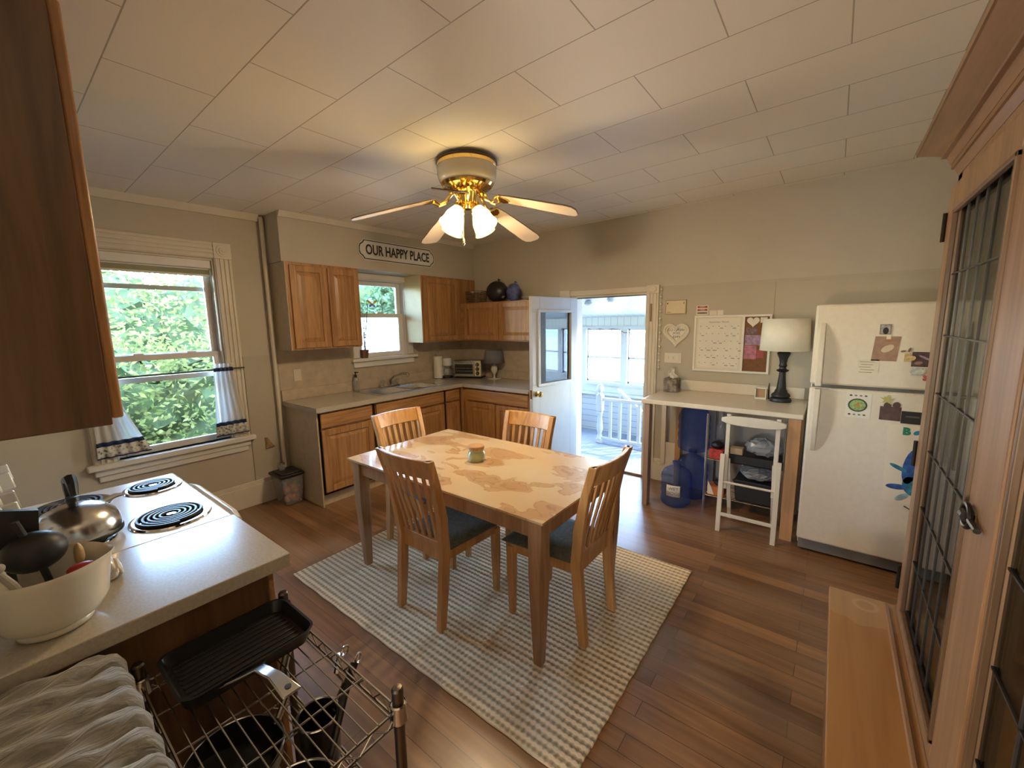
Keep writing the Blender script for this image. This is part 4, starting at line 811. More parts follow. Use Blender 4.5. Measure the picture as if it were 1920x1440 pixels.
for k in range(4):
    lit = k in (0, 1)
    a = math.radians(-91.7)+k*PI/2     # towards and away from the table's near side
    R_ = Matrix.Translation((FX,FY,FZ-.262)) @ Matrix.Rotation(a, 4, 'Z')
    arm = MB().tube([(.03,0,.01),(.055,0,.0),(.072,0,-.018)], .012, 10).xf(R_); la = build('light_arm', arm, M['brass'], fan)
    T_ = R_ @ Matrix.Translation((.072,0,-.018)) @ Matrix.Rotation(math.radians(-35), 4, 'Y')
    build('socket_cap', MB().lathe([(.001,.012),(.034,.008),(.037,-.02),(.03,-.022)], (0,0,0), 20).xf(T_), M['brass'], fan)
    sh = MB().lathe([(.030,-.015),(.040,-.035),(.055,-.075),(.058,-.105),(.062,-.135),(.070,-.150)], (0,0,0), 28, lobes=6, amp=.0).xf(T_)
    build('glass_shade', sh, M['shade'] if lit else M['shade_dim'], fan, smooth=60, solid=.003)
    bp_ = T_ @ Vector((0,0,-.095)); bb = build('light_bulb', MB().lathe([(.012,-.03),(.020,-.05),(.028,-.085),(.022,-.108),(.001,-.116)], (0,0,0), 16).xf(T_), M['bulb'] if lit else M['shade_dim'], fan)
    l = bpy.data.lights.new('fan_bulb_light', 'POINT'); l.energy = 18 if lit else 12.5; l.color = (1.0,.78,.50); l.shadow_soft_size = .03
    lo = bpy.data.objects.new('fan_bulb_light', l); C.objects.link(lo); lo.location = T_ @ Vector((0,0,-.133))
build('pull_chain', MB().tube([(FX+.0,FY-.045,FZ-.27),(FX+.0,FY-.047,FZ-.47)], .0025, 6).lathe([(.002,0),(.007,-.012),(.009,-.035),(.001,-.05)], (FX,FY-.047,FZ-.46), 10), M['brass'], fan)
build('pull_cord', MB().tube([(FX-.035,FY-.03,FZ-.27),(FX-.03,FY-.032,FZ-.42),(FX-.01,FY-.035,FZ-.50)], .002, 6), M['white'], fan)
# ------------------------------------------------------------- rug, table, chairs, candle
rx0, rx1, ry0, ry1 = 1.41, 3.465, -3.02, -1.47
def rugf(u, v):
    e = .0018; x = rx0+(rx1-rx0)*u+e*math.sin(v*70)*(1 if u in (0,1) else 0); y = ry0+(ry1-ry0)*v+e*math.sin(u*60)*(1 if v in (0,1) else 0)
    return (x, y, .0112)
rg_ = MB().grid(rugf, 80, 60); bt = MB().grid(lambda u,v: (rugf(u,v)[0], rugf(u,v)[1], .001), 80, 60); rg_.add(bt.v, bt.f)
edge = [rugf(i/80,0) for i in range(81)]+[rugf(1,j/60) for j in range(1,61)]+[rugf(1-i/80,1) for i in range(1,81)]+[rugf(0,1-j/60) for j in range(1,60)]
rg_.tube([(p[0],p[1],.006) for p in edge], .0052, 6, closed=True)
tag(build('area_rug', rg_, M['rug'], smooth=0, loc=(2.4,-2.25,0)), 'woven beige jute rug under the dining table', 'rug')
tb = thing('dining_table', 'dining table with a stained cream top and brown tapered legs', 'table', (2.4,-2.275,.012))
tx0, tx1, ty0, ty1 = 1.643, 3.157, -2.725, -1.827; Z = .758
tt = MB().box(tx0,tx1,ty0,ty1,Z-.010,Z); tt.hexa([(tx0+.018,ty0+.018,Z-.026),(tx1-.018,ty0+.018,Z-.026),(tx1-.018,ty1-.018,Z-.026),(tx0+.018,ty1-.018,Z-.026)], [(tx0,ty0,Z-.010),(tx1,ty0,Z-.010),(tx1,ty1,Z-.010),(tx0,ty1,Z-.010)])
build('tabletop', tt, M['top'], tb, smooth=0)
ap = MB()
for a in ((tx0+.07,tx1-.07,ty0+.035,ty0+.055),(tx0+.07,tx1-.07,ty1-.055,ty1-.035),(tx0+.035,tx0+.055,ty0+.07,ty1-.07),(tx1-.055,tx1-.035,ty0+.07,ty1-.07)): ap.box(a[0],a[1],a[2],a[3],Z-.105,Z-.026)
build('apron', ap, M['legwood'], tb, smooth=0, bevel=.002)
for sx, sy in ((0,0),(1,0),(1,1),(0,1)):
    X = tx0+.022 if sx == 0 else tx1-.022; Y = ty0+.022 if sy == 0 else ty1-.022; dx = 1 if sx == 0 else -1; dy = 1 if sy == 0 else -1
    lx, ly = X+dx*.022, Y+dy*.018
    T4 = lambda x, y, w, z: [(x,y,z),(x+dx*w,y,z),(x+dx*w,y+dy*w,z),(x,y+dy*w,z)]
    build('leg', MB().loft([T4(X+dx*.02,Y+dy*.02,.042,.0125), T4(X,Y,.072,Z-.30), T4(X,Y,.072,Z-.026)]), M['legwood'], tb, smooth=0, bevel=.004)
def make_chair(label):
    c = thing('dining_chair', label, 'chair', (0,0,0), 0, 'oak slat-back chairs around the table'); W = .165
    for s in (-1, 1):
        pts = [(-.245,.0,W),(-.222,.22,W+.002),(-.205,.43,W+.005),(-.225,.62,W+.015),(-.262,.80,W+.024),(-.305,.945,W+.030)]
        rings = []
        for y, z, x in pts:
            w = .019; d = .026 if .2 < z < .7 else .02
            rings.append([(s*x-w,y-d,z),(s*x+w,y-d,z),(s*x+w,y+d,z),(s*x-w,y+d,z)])
        build('rear_leg', MB().loft(rings), M['chairwood'], c, smooth=25, bevel=.004)
        rings = [[(s*.185-w,.185-w,z),(s*.185+w,.185-w,z),(s*.185+w,.185+w,z),(s*.185-w,.185+w,z)] for w, z in ((.015,0),(.021,.25),(.021,.405))]
        build('front_leg', MB().loft(rings), M['chairwood'], c, smooth=0, bevel=.003)
    def back(z, u):   # curved back surface at height z, u in -1..1
        k = (z-.43)/.515; y = -.205-.10*max(k,0)**1.3-.028*(1-u*u)*min(1,max(0,k*1.6)); return (u*(W+.03*max(k,0)), y, z)
    def strip(z0, z1, u0, u1, t, n=10):
        ring = []
        for i in range(n+1):
            u = u0+(u1-u0)*i/n; a = Vector(back(z0,u)); b = Vector(back(z1,u)); ring.append([a+Vector((0,-t,0)), a+Vector((0,t,0)), b+Vector((0,t,0)), b+Vector((0,-t,0))])
        return MB().loft(ring)
    build('top_rail', strip(.845,.945,-1.10,1.10,.012,14), M['chairwood'], c, smooth=30, bevel=.005)
    build('lower_rail', strip(.425,.475,-.95,.95,.011), M['chairwood'], c, smooth=30, bevel=.003)
    for i in range(6):
        u = -.72+i*.288; ring = []
        for j in range(9):
            z = .46+(.86-.46)*j/8; a = Vector(back(z,u)); ring.append([a+Vector((-.0105,-.005,0)), a+Vector((.0105,-.005,0)), a+Vector((.0105,.005,0)), a+Vector((-.0105,.005,0))])
        build('slat', MB().loft(ring), M['chairwood'], c, smooth=30)
    fr = MB()
    for s in (-1,1): fr.hexa([(s*.165-.01,-.20,.37),(s*.165+.01,-.20,.37),(s*.185+.01,.19,.37),(s*.185-.01,.19,.37)], [(s*.165-.01,-.20,.43),(s*.165+.01,-.20,.43),(s*.185+.01,.19,.43),(s*.185-.01,.19,.43)])
    fr.box(-.18,.18,.175,.20,.37,.43); fr.box(-.16,.16,-.215,-.195,.37,.43); build('seat_rail', fr, M['chairwood'], c, smooth=0, bevel=.002)
    def pad(u, v):
        k = 1-v; w = .185*k+.215*v; x = (u*2-1)*w; y = -.20+.43*v; e = min(1, (1-abs(u*2-1)**6)*1.0)*min(1, (1-abs(v*2-1)**6)*1.0); return (x, y, .435+.035*e)
    pm = MB().grid(pad, 24, 22); q = MB().grid(lambda u,v: (pad(u,v)[0], pad(u,v)[1], .428), 24, 22); pm.add(q.v, q.f)
    for side in ((lambda t: (t,0)),(lambda t: (1,t)),(lambda t: (1-t,1)),(lambda t: (0,1-t))):
        pm.grid(lambda u,v: (pad(*side(u))[0], pad(*side(u))[1], .428+.007*v), 22, 1)
    build('seat', pm, M['seat'], c, smooth=60)
    return c
CH = [('slat-back oak chair on the near long side, its back to the viewer', (2.395,-2.545,.012), 0.0),
      ('slat-back oak chair at the right end of the table, facing left', (2.965,-2.275,.012), PI/2),
      ('slat-back oak chair at the far left end, in front of the sink cabinets', (1.79,-2.205,.012), -PI/2),
      ('slat-back oak chair on the far long side, in front of the open door', (2.375,-2.01,.012), PI)]
c0 = make_chair(CH[0][0])
chairs = [c0]+[copy_tree(c0) for _ in range(3)]
for c_, (lb, loc_, rz) in zip(chairs, CH): c_.location = loc_; c_.rotation_euler = (0,0,rz); c_['label'] = lb
cd = thing('candle_jar', 'pale green candle jar with a wooden lid on the table', 'candle', (2.36,-2.27,Z))
build('jar', MB().lathe([(.001,0),(.05,0),(.054,.01),(.056,.035),(.050,.055),(.044,.062),(.046,.072),(.001,.073)], (2.36,-2.27,Z), 32), plain('pale_green_glass', (.42,.47,.26), .12, coat=.6), cd)
build('lid', MB().lathe([(.001,.073),(.050,.073),(.052,.078),(.052,.092),(.049,.096),(.001,.096)], (2.36,-2.27,Z), 32), wood('lid_wood', (.38,.20,.09), (.52,.30,.15), 'x'), cd)
# ------------------------------------------------------------- stove run on the near wall
sv = thing('electric_stove', 'white electric coil stove with knob backguard beside the left worktop', 'stove', (1.955,-3.9,0))
x0, x1, yf, yb = 1.572, 2.335, -3.60, -4.255
build('body', MB().box(x0,x1,yb,yf-.03,.02,.885), M['enamel'], sv, bevel=.006)
build('cooktop', MB().box(x0-.004,x1+.004,-4.20,yf+.012,.885,.908), M['enamel'], sv, bevel=.010)
build('oven_door', MB().box(x0+.01,x1-.01,yf-.03,yf,.22,.80), M['enamel'], sv, bevel=.008)
build('oven_window', MB().box(x0+.14,x1-.14,yf,yf+.002,.38,.66), M['black'], sv, smooth=0)
build('storage_drawer', MB().box(x0+.01,x1-.01,yf-.03,yf,.03,.21), M['enamel'], sv, bevel=.008)
hd_ = MB().tube([(x0+.08,yf,.82),(x0+.09,yf+.05,.845),(x0+.16,yf+.058,.85),(x1-.16,yf+.058,.85),(x1-.09,yf+.05,.845),(x1-.08,yf,.82)], .016, 12); build('oven_handle', hd_, M['ceramic'], sv)
build('backguard', MB().hexa([(x0,-4.255,.9),(x1,-4.255,.9),(x1,-4.11,.908),(x0,-4.11,.908)], [(x0,-4.255,1.19),(x1,-4.255,1.19),(x1,-4.155,1.19),(x0,-4.155,1.19)]), M['enamel'], sv, bevel=.012)
for i, xx in enumerate((1.66, 1.80, 2.08, 2.22)):
    K = Matrix.Translation((xx,-4.128,1.075)) @ Matrix.Rotation(-PI/2+math.radians(9), 4, 'X')
    kb = build('knob', MB().lathe([(.036,0),(.036,.010),(.028,.014),(.001,.015)], (0,0,0), 20).xf(K), M['enamel'], sv)
    build('grip', MB().box(-.010,.010,-.030,.030,.012,.045).xf(K), M['enamel'], kb, bevel=.004)
for (cx, cy_, r) in ((1.735,-3.70,.085),(2.165,-3.735,.105),(1.735,-3.955,.105),(2.150,-3.985,.085)):
    bn_ = build('burner_bowl', MB().lathe([(r+.018,0.0005),(r+.016,.006),(r+.006,.007),(r-.02,.002),(.03,.0015),(.001,.0015)], (cx,cy_,.908), 40), M['chrome'], sv)
    pts = []
    turns = 5 if r > .09 else 4
    for i in range(turns*28+1): a = 2*PI*i/28; rr = .022+(r-.024)*i/(turns*28); pts.append((cx+rr*math.cos(a), cy_+rr*math.sin(a), .918))
    build('coil', MB().tube(pts, .0062, 6), M['darkiron'], bn_)
    build('hub', MB().lathe([(.014,.008),(.014,.013),(.001,.014)], (cx,cy_,.908), 14), M['chrome'], bn_)
kt = thing('tea_kettle', 'steel tea kettle with black loop handle on the near rear burner', 'kettle', (2.145,-3.97,.925)); KC = (2.145,-3.975,.9255)
build('body', MB().lathe([(.001,0),(.098,0),(.108,.006),(.110,.020),(.108,.045),(.098,.072),(.075,.096),(.045,.110),(.001,.114)], KC, 40), M['steel'], kt, smooth=50)
build('base_rim', MB().lathe([(.104,0.0),(.113,.004),(.113,.012),(.109,.016)], KC, 40), M['blackmetal'], kt)
build('lid_knob', MB().lathe([(.012,.112),(.010,.122),(.018,.128),(.016,.140),(.001,.143)], KC, 16), M['black'], kt)
build('handle', MB().tube([(KC[0]-.055,KC[1],KC[2]+.100),(KC[0]-.062,KC[1],KC[2]+.150),(KC[0]-.045,KC[1],KC[2]+.188),(KC[0],KC[1]+.003,KC[2]+.200),(KC[0]+.036,KC[1]+.003,KC[2]+.188),(KC[0]+.048,KC[1]+.003,KC[2]+.155)], [.009,.013,.015,.016,.014,.010], 10), M['black'], kt)
build('spout', MB().tube([(KC[0]-.02,KC[1]-.085,KC[2]+.065),(KC[0]-.03,KC[1]-.115,KC[2]+.085),(KC[0]-.035,KC[1]-.135,KC[2]+.105)], [.022,.016,.012], 12), M['steel'], kt)
build('side_grip', MB().tube([(KC[0]-.06,KC[1]+.075,KC[2]+.082),(KC[0]-.08,KC[1]+.11,KC[2]+.085),(KC[0]-.085,KC[1]+.13,KC[2]+.083)], [.010,.009,.006], 8), M['steel'], kt)
# near worktop with base cabinet
nc = thing('base_cabinet', 'dark oak base cabinet under the near left worktop, beside the wire rack', 'cabinet', (2.56,-3.9,0))
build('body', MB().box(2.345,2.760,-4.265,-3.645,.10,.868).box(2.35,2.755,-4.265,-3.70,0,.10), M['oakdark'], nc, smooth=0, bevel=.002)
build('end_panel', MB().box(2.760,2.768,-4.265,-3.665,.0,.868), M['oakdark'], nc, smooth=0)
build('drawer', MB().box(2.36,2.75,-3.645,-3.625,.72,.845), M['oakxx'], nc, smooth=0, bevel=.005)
d = MB(); rp_x(d, 0, -.195, .195, .135, .70); d.v = [Vector((2.555-v.y, v.x-3.625, v.z)) for v in d.v]; build('door', d, M['oak'], nc, smooth=0, bevel=.003)
ncw = tag(build('worktop', MB().box(2.340,2.792,-4.265,-3.588,.868,.910), M['laminate'], smooth=0, bevel=.003, loc=(2.56,-3.9,.868)), 'beige laminate worktop beside the stove, holding the white crock', 'worktop')
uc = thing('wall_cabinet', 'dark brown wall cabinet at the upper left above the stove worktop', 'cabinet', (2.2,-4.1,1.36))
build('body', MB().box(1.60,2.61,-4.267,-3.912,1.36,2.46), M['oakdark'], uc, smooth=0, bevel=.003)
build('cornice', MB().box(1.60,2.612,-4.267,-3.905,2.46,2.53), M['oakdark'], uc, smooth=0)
for a, b_ in ((1.62,2.10),(2.12,2.605)): build('door', MB().box(a,b_,-3.912,-3.888,1.375,2.36), M['oak'], uc, bevel=.006)
# white crock with utensils
ck = thing('utensil_crock', 'large white ceramic crock of cooking utensils on the near worktop', 'crock', (2.665,-4.07,.91)); KC = (2.665,-4.07,.9105)
cp = MB().lathe([(.001,0),(.058,0),(.065,.004),(.066,.013),(.063,.017),(.084,.030),(.097,.055),(.102,.090),(.102,.138),(.104,.152),(.102,.156),(.097,.152),(.095,.10),(.088,.05),(.06,.022),(.001,.018)], KC, 48)
for v in cp.v:
    a = math.atan2(v.y-KC[1], v.x-KC[0]); h = (v.z-KC[2])/.154
    k = max(0, math.cos(a-1.15))**10*max(0, h-.75)/.25; v.x += .016*k*math.cos(1.15); v.y += .016*k*math.sin(1.15); v.z += .006*k
build('bowl', cp, M['ceramic'], ck, smooth=60)
def utensil(nm, lb, cat, pts, r, head, hm, m_):
    UO = Vector((.058,.012,.012)); pts = [tuple(Vector(p)+UO) for p in pts]; head.xf(Matrix.Translation(UO)); t_ = thing(nm, lb, cat, pts[0]); build('handle', MB().tube(pts, r, 10), m_, t_); build('head', head, hm, t_, smooth=50); return t_
utensil('cooking_ladle', 'black ladle leaning over the left rim of the white crock', 'ladle', [(2.60,-4.07,.94),(2.605,-4.09,1.07),(2.60,-4.115,1.17)], [.007,.007,.007], MB().sphere((2.60,-4.095,1.09), (.046,.055,.046), 20, 12), M['black'], M['black'])
utensil('slotted_spatula', 'black spatula with a broad head standing in the white crock', 'spatula', [(2.56,-4.13,.94),(2.55,-4.135,1.08),(2.542,-4.135,1.10)], [.007,.007,.007], MB().hexa([(2.535,-4.17,1.09),(2.550,-4.17,1.09),(2.550,-4.085,1.075),(2.535,-4.085,1.075)], [(2.52,-4.18,1.20),(2.535,-4.18,1.20),(2.535,-4.075,1.165),(2.52,-4.075,1.165)]), M['black'], M['black'])
utensil('serving_spoon', 'dark red plastic spoon inside the white crock', 'spoon', [(2.65,-4.04,.94),(2.648,-4.03,1.0),(2.645,-4.025,1.03)], [.006,.006,.006], MB().sphere((2.648,-4.03,1.035), (.018,.026,.012), 16, 10), M['red'], M['red'])
utensil('wooden_spoon', 'pale wooden spoon against the right rim of the white crock', 'spoon', [(2.60,-4.06,.94),(2.585,-4.03,1.02),(2.58,-4.02,1.035)], [.006,.006,.006], MB().sphere((2.575,-4.025,1.04), (.024,.010,.030), 16, 10), plain('pale_wood', (.50,.36,.18), .6), plain('pale_spoon_wood', (.50,.36,.18), .6))
utensil('steel_whisk', 'pale grey handled tool at the near side of the white crock', 'utensil', [(2.65,-4.10,.94),(2.665,-4.135,1.055),(2.67,-4.15,1.09)], [.008,.008,.007], MB().sphere((2.67,-4.155,1.10), (.012,.018,.012), 10, 8), plain('grey_grip', (.32,.30,.25), .5), plain('grey_grip_end', (.32,.30,.25), .5))
# white ceramic spoon rest / napkin holder behind the crock
nh = thing('ceramic_figurine', 'white ceramic leaf shaped holder behind the white crock', 'figurine', (2.525,-3.955,.91))
nb_ = MB()
nb_.grid(lambda u,v: (2.50+.06*u+.01*math.sin(v*9), -3.985+.055*v*(1-.3*u), .9108+.006*math.sin(u*7)+.03*v*v), 14, 14)
build('saucer', nb_, M['ceramic'], nh, smooth=60, solid=.005)
build('leaf', MB().grid(lambda u,v: (2.485+.03*math.sin(v*PI)*(1 if u > .5 else .6)+.02*u, -3.99+.06*u, .915+.055*v*(1-.5*(2*u-1)**2)+.004*math.sin(u*30)), 24, 14), M['ceramic'], nh, smooth=60, solid=.005)
build('stem', MB().tube([(2.49,-3.99,.965),(2.495,-3.965,.975),(2.49,-3.94,.972)], [.004,.005,.003], 8), M['ceramic'], nh)
# ------------------------------------------------------------- wire rack with pans
RX0, RX1, RY0, RY1 = 2.822, 3.375, -3.965, -3.632
rk = thing('wire_rack', 'chrome wire shelving rack in front of the near worktop end', 'rack', ((RX0+RX1)/2,(RY0+RY1)/2,0))
for (px, py) in ((RX0,RY0),(RX1,RY0),(RX1,RY1),(RX0,RY1)):
    po = build('post', MB().tube([(px,py,0.0),(px,py,.79)], .0125, 14).lathe([(.0130,.785),(.0135,.79),(.0135,.81),(.010,.815),(.001,.816)], (px,py,0), 16), M['bronze'], rk)
    build('collar', MB().lathe([(.013,.735),(.020,.735),(.0165,.775),(.013,.775)], (px,py,0), 16).lathe([(.0165,.772),(.019,.775),(.0165,.778)], (px,py,0), 16), M['wire'], po)
def shelf(zs, nw=13):
    fr = MB()
    for dz in (0, -.030):
        for (a, b_) in (((RX0,RY0),(RX1,RY0)),((RX1,RY0),(RX1,RY1)),((RX1,RY1),(RX0,RY1)),((RX0,RY1),(RX0,RY0))): fr.tube([(a[0],a[1],zs+dz),(b_[0],b_[1],zs+dz)], .0032, 6)
    for (a, b_) in (((RX0,RY0),(RX1,RY0)),((RX1,RY0),(RX1,RY1)),((RX1,RY1),(RX0,RY1)),((RX0,RY1),(RX0,RY0))):
        L_ = math.dist(a, b_); n = int(L_/.032); fr.tube([(a[0]+(b_[0]-a[0])*i/n, a[1]+(b_[1]-a[1])*i/n, zs-(.030 if i % 2 else 0)) for i in range(n+1)], .0024, 6)
    sh_ = build('shelf_frame', fr, M['wire'], rk)
    w = MB()
    for i in range(1, nw): y = RY0+(RY1-RY0)*i/nw; w.tube([(RX0,y,zs+.003),(RX1,y,zs+.003)], .0018, 6)
    for i in range(1, 4): x = RX0+(RX1-RX0)*i/4; w.tube([(x,RY0,zs-.001),(x,RY1,zs-.001)], .0024, 6)
    build('shelf_wires', w, M['wire'], sh_)
shelf(.76); shelf(.47); shelf(.08)
gp = thing('griddle_pan', 'black rectangular griddle pan on the top shelf of the wire rack', 'pan', (2.92,-3.79,.766))
def rrect(cx, cy_, hx, hy, r, z, n=6):
    P_ = []
    for sx, sy, a0 in ((1,1,0),(-1,1,90),(-1,-1,180),(1,-1,270)):
        for k in range(n+1): a = math.radians(a0+90*k/n); P_.append((cx+sx*(hx-r)+r*math.cos(a), cy_+sy*(hy-r)+r*math.sin(a), z))
    return P_
gc = (2.925,-3.785); rr = [rrect(*gc,.095,.138,.03,.766), rrect(*gc,.105,.148,.035,.800), rrect(*gc,.108,.151,.036,.803), rrect(*gc,.102,.145,.033,.803), rrect(*gc,.092,.135,.028,.773)]
build('pan_body', MB().loft(rr), M['blackmetal'], gp, smooth=40)
rb = MB()
for i in range(9): x = gc[0]-.076+i*.019; rb.box(x-.004,x+.004,gc[1]-.125,gc[1]+.125,.772,.7755)
build('ridges', rb, M['blackmetal'], gp, bevel=.001)
hx = gc[0]+.105; hp = [(hx,gc[1]-.03,.792),(hx+.03,gc[1]-.022,.808),(hx+.055,gc[1]-.012,.824),(hx+.115,gc[1]-.004,.832),(hx+.185,gc[1]+.002,.824)]
hm = MB(); wds = (.052,.026,.013,.014,.020)
ring = [[(p[0],p[1]-w,p[2]-.003),(p[0],p[1]+w,p[2]-.003),(p[0],p[1]+w,p[2]+.004),(p[0],p[1]-w,p[2]+.004)] for p, w in zip(hp, wds)]
hb_ = build('handle', hm.loft(ring), M['steel'], gp, smooth=45, bevel=.003)
build('hang_hole', MB().lathe([(.001,.0),(.007,.0),(.007,.0012),(.001,.0012)], (hp[4][0]-.02,hp[4][1],hp[4][2]+.006), 14), M['black'], hb_)
def pot(lb, c, r, h, ang, hl, rise, m_, hm_, lid=False, tilt=0, nm='saucepan'):
    t_ = thing(nm, lb, 'pan', c); R_ = Matrix.Translation(c) @ Matrix.Rotation(tilt, 4, 'X')
    build('pan_body', MB().lathe([(.001,0),(r*.86,0),(r*.95,.012),(r,h),(r-.004,h),(r*.90,.014),(.001,.006)], (0,0,0), 40).xf(R_), m_, t_, smooth=40)
    build('rim', MB().tube([(r*math.cos(2*PI*k/40), r*math.sin(2*PI*k/40), h) for k in range(40)], .003, 6, closed=True).xf(R_), M['steel'], t_)
    ca, sa = math.cos(ang), math.sin(ang); ps = [(r*ca*.99,r*sa*.99,h*.75),((r+.04)*ca,(r+.04)*sa,h*.85+rise*.3),((r+hl*.6)*ca,(r+hl*.6)*sa,h*.85+rise*.7),((r+hl)*ca,(r+hl)*sa,h*.85+rise)]
    hh_ = build('handle', MB().tube(ps, [.009,.009,.011,.010], 10).xf(R_), hm_, t_)
    e = ps[3]; build('hang_loop', MB().tube([(e[0]+ca*.016+.012*math.cos(2*PI*k/14)*ca, e[1]+sa*.016+.012*math.cos(2*PI*k/14)*sa, e[2]+.012*math.sin(2*PI*k/14)) for k in range(14)], .003, 6, closed=True).xf(R_), M['steel'], hh_)
    return t_
pot('black saucepan with a steel rim, nearest on the middle rack shelf', (3.245,-3.815,.476), .105, .11, 2.0, .13, .16, M['blackmetal'], M['blackmetal'])
pot('black frying pan at the back left of the middle rack shelf', (2.955,-3.835,.476), .112, .055, 1.75, .06, .20, M['blackmetal'], M['steel'], nm='frying_pan')
pot('small dark saucepan at the front of the middle rack shelf', (3.10,-3.685,.476), .050, .14, 1.75, .03, .13, M['blackmetal'], M['steel'])
pot('wide black pan on the lowest rack shelf', (3.08,-3.80,.086), .14, .09, .4, .15, .03, M['blackmetal'], M['blackmetal'])
pl_ = thing('saucepan_cover', 'glass pan cover leaning at the front edge of the wire rack', 'lid', (3.30,-3.60,.30))
LM = Matrix.Translation((3.285,-3.612,.30)) @ Matrix.Rotation(math.radians(-78), 4, 'X')
build('glass', MB().lathe([(.085,0),(.06,.014),(.001,.022)], (0,0,0), 32).xf(LM), M['clear'], pl_, solid=.003); build('rim', MB().tube([(.086*math.cos(2*PI*k/36), .086*math.sin(2*PI*k/36), 0) for k in range(36)], .003, 6, closed=True).xf(LM), M['steel'], pl_); build('knob', MB().lathe([(.006,.022),(.006,.03),(.016,.036),(.014,.044),(.001,.046)], (0,0,0), 14).xf(LM), M['black'], pl_)
# grey tufted seat in the lower left corner
m, nt, b = _new('grey_crushed_velvet'); N = nt.nodes; L = nt.links
tc = N.new('ShaderNodeTexCoord'); mp = N.new('ShaderNodeMapping'); mp.inputs['Scale'].default_value = (34,9,9); mp.inputs['Rotation'].default_value = (0,0,.35); L.new(tc.outputs['Object'], mp.inputs[0])
n = N.new('ShaderNodeTexNoise'); n.inputs['Scale'].default_value = 1.5; n.inputs['Detail'].default_value = 4; n.inputs['Distortion'].default_value = 1.2; L.new(mp.outputs[0], n.inputs['Vector'])
r = N.new('ShaderNodeValToRGB'); r.color_ramp.elements[0].position = .35; r.color_ramp.elements[1].position = .65; r.color_ramp.elements[0].color = (.11,.098,.082,1); r.color_ramp.elements[1].color = (.20,.183,.157,1); L.new(n.outputs['Fac'], r.inputs[0]); L.new(r.outputs[0], b.inputs['Base Color'])
b.inputs['Roughness'].default_value = .8; b.inputs['Sheen Weight'].default_value = .6; bp = N.new('ShaderNodeBump'); bp.inputs['Strength'].default_value = .7; bp.inputs['Distance'].default_value = .012; L.new(n.outputs['Fac'], bp.inputs['Height']); L.new(bp.outputs[0], b.inputs['Normal'])
M['velvet'] = m
vs_t = thing('tufted_stool', 'grey crushed velvet cushion seat with scalloped channels in the lower left corner', 'stool', (3.12,-4.13,0))
cx0, pw_, nchan = 2.812, .0745, 9
def velv(u, v):
    x = cx0+pw_*nchan*u; ph = (x-cx0)/pw_; fr_ = ph-math.floor(ph); bulge = math.sqrt(max(0,1-(2*fr_-1)**2)); yfr = -3.985-.016*(1-bulge)-(.012 if ph < 1 and fr_ < .3 else 0)
    y = -4.262+(yfr+4.262)*v; e = min(1,(1-v)*14)**.5
    k = v**5; w_ = .005*math.sin(x*55+y*38+1.3*math.sin(y*31))+.004*math.sin(x*90-y*47)
    return (x, y, .850+.034*e*(1-(.55-.55*bulge)*k)+w_*e*(1-k*.6))
vm = MB().grid(velv, 108, 26); vm.grid(lambda u,v: (velv(u,1)[0], velv(u,1)[1], .80+.05*v), 108, 2); vm.grid(lambda u,v: (velv(0,u)[0], velv(0,u)[1], .80+(velv(0,u)[2]-.80)*v), 26, 2); vm.grid(lambda u,v: (velv(1,u)[0], velv(1,u)[1], .80+(velv(1,u)[2]-.80)*v), 26, 2); vm.box(cx0+.002,cx0+pw_*nchan-.002,-4.262,-4.01,.80,.83)
build('seat_cushion', vm, M['velvet'], vs_t, smooth=70)
for (lx, ly) in ((2.84,-4.24),(3.45,-4.24),(3.45,-4.03),(2.84,-4.03)): build('leg', MB().tube([(lx,ly,0),(lx,ly,.80)], [.012,.018], 10), M['black'], vs_t)
# ------------------------------------------------------------- fridge
fr = thing('refrigerator', 'white top-freezer refrigerator against the back wall', 'refrigerator', (4.35,-.4,0))
FX0, FX1, FYF = 3.975, 4.72, -.785
build('cabinet_body', MB().box(FX0+.004,FX1-.004,-.70,-.06,.035,1.68), M['fridge'], fr, bevel=.008)
dz = build('freezer_door', MB().box(FX0,FX1,FYF,-.715,1.180,1.690), M['fridge'], fr, bevel=.014)
db = build('fridge_door', MB().box(FX0,FX1,FYF,-.715,.10,1.160), M['fridge'], fr, bevel=.014)
build('door_gasket', MB().box(FX0+.012,FX1-.012,-.715,-.70,.10,1.68).box(FX0+.012,FX1-.012,-.74,-.715,1.158,1.182), M['gasket'], fr, smooth=0)
build('kick_grille', MB().box(FX0+.01,FX1-.01,-.74,-.70,.02,.09), M['gasket'], fr, smooth=0)
build('foot', MB().lathe([(.02,0),(.02,.035)], (FX0+.05,-.68,0), 10).lathe([(.02,0),(.02,.035)], (FX1-.05,-.68,0), 10).lathe([(.02,0),(.02,.035)], (FX0+.05,-.12,0), 10).lathe([(.02,0),(.02,.035)], (FX1-.05,-.12,0), 10), M['black'], fr)
def fh(z0, z1, up):
    n = 14; rings = []
    for i in range(n+1):
        k = i/n; z = z0+(z1-z0)*k; t = k if up else 1-k      # t=1 at the split end
        d = .052*min(1, (t*2.2))**.6+.002; w = .016+.004*t; rings.append([(FX0+.045-w,FYF+.004,z),(FX0+.045+w,FYF+.004,z),(FX0+.045+w*.8,FYF-d,z),(FX0+.045-w*.8,FYF-d,z)])
    return MB().loft(rings)
build('handle', fh(1.575,1.175,True), M['fridge'], dz, smooth=35, bevel=.006); build('handle', fh(1.155,.745,False) if False else fh(.735,1.155,True), M['fridge'], db, smooth=35, bevel=.006)
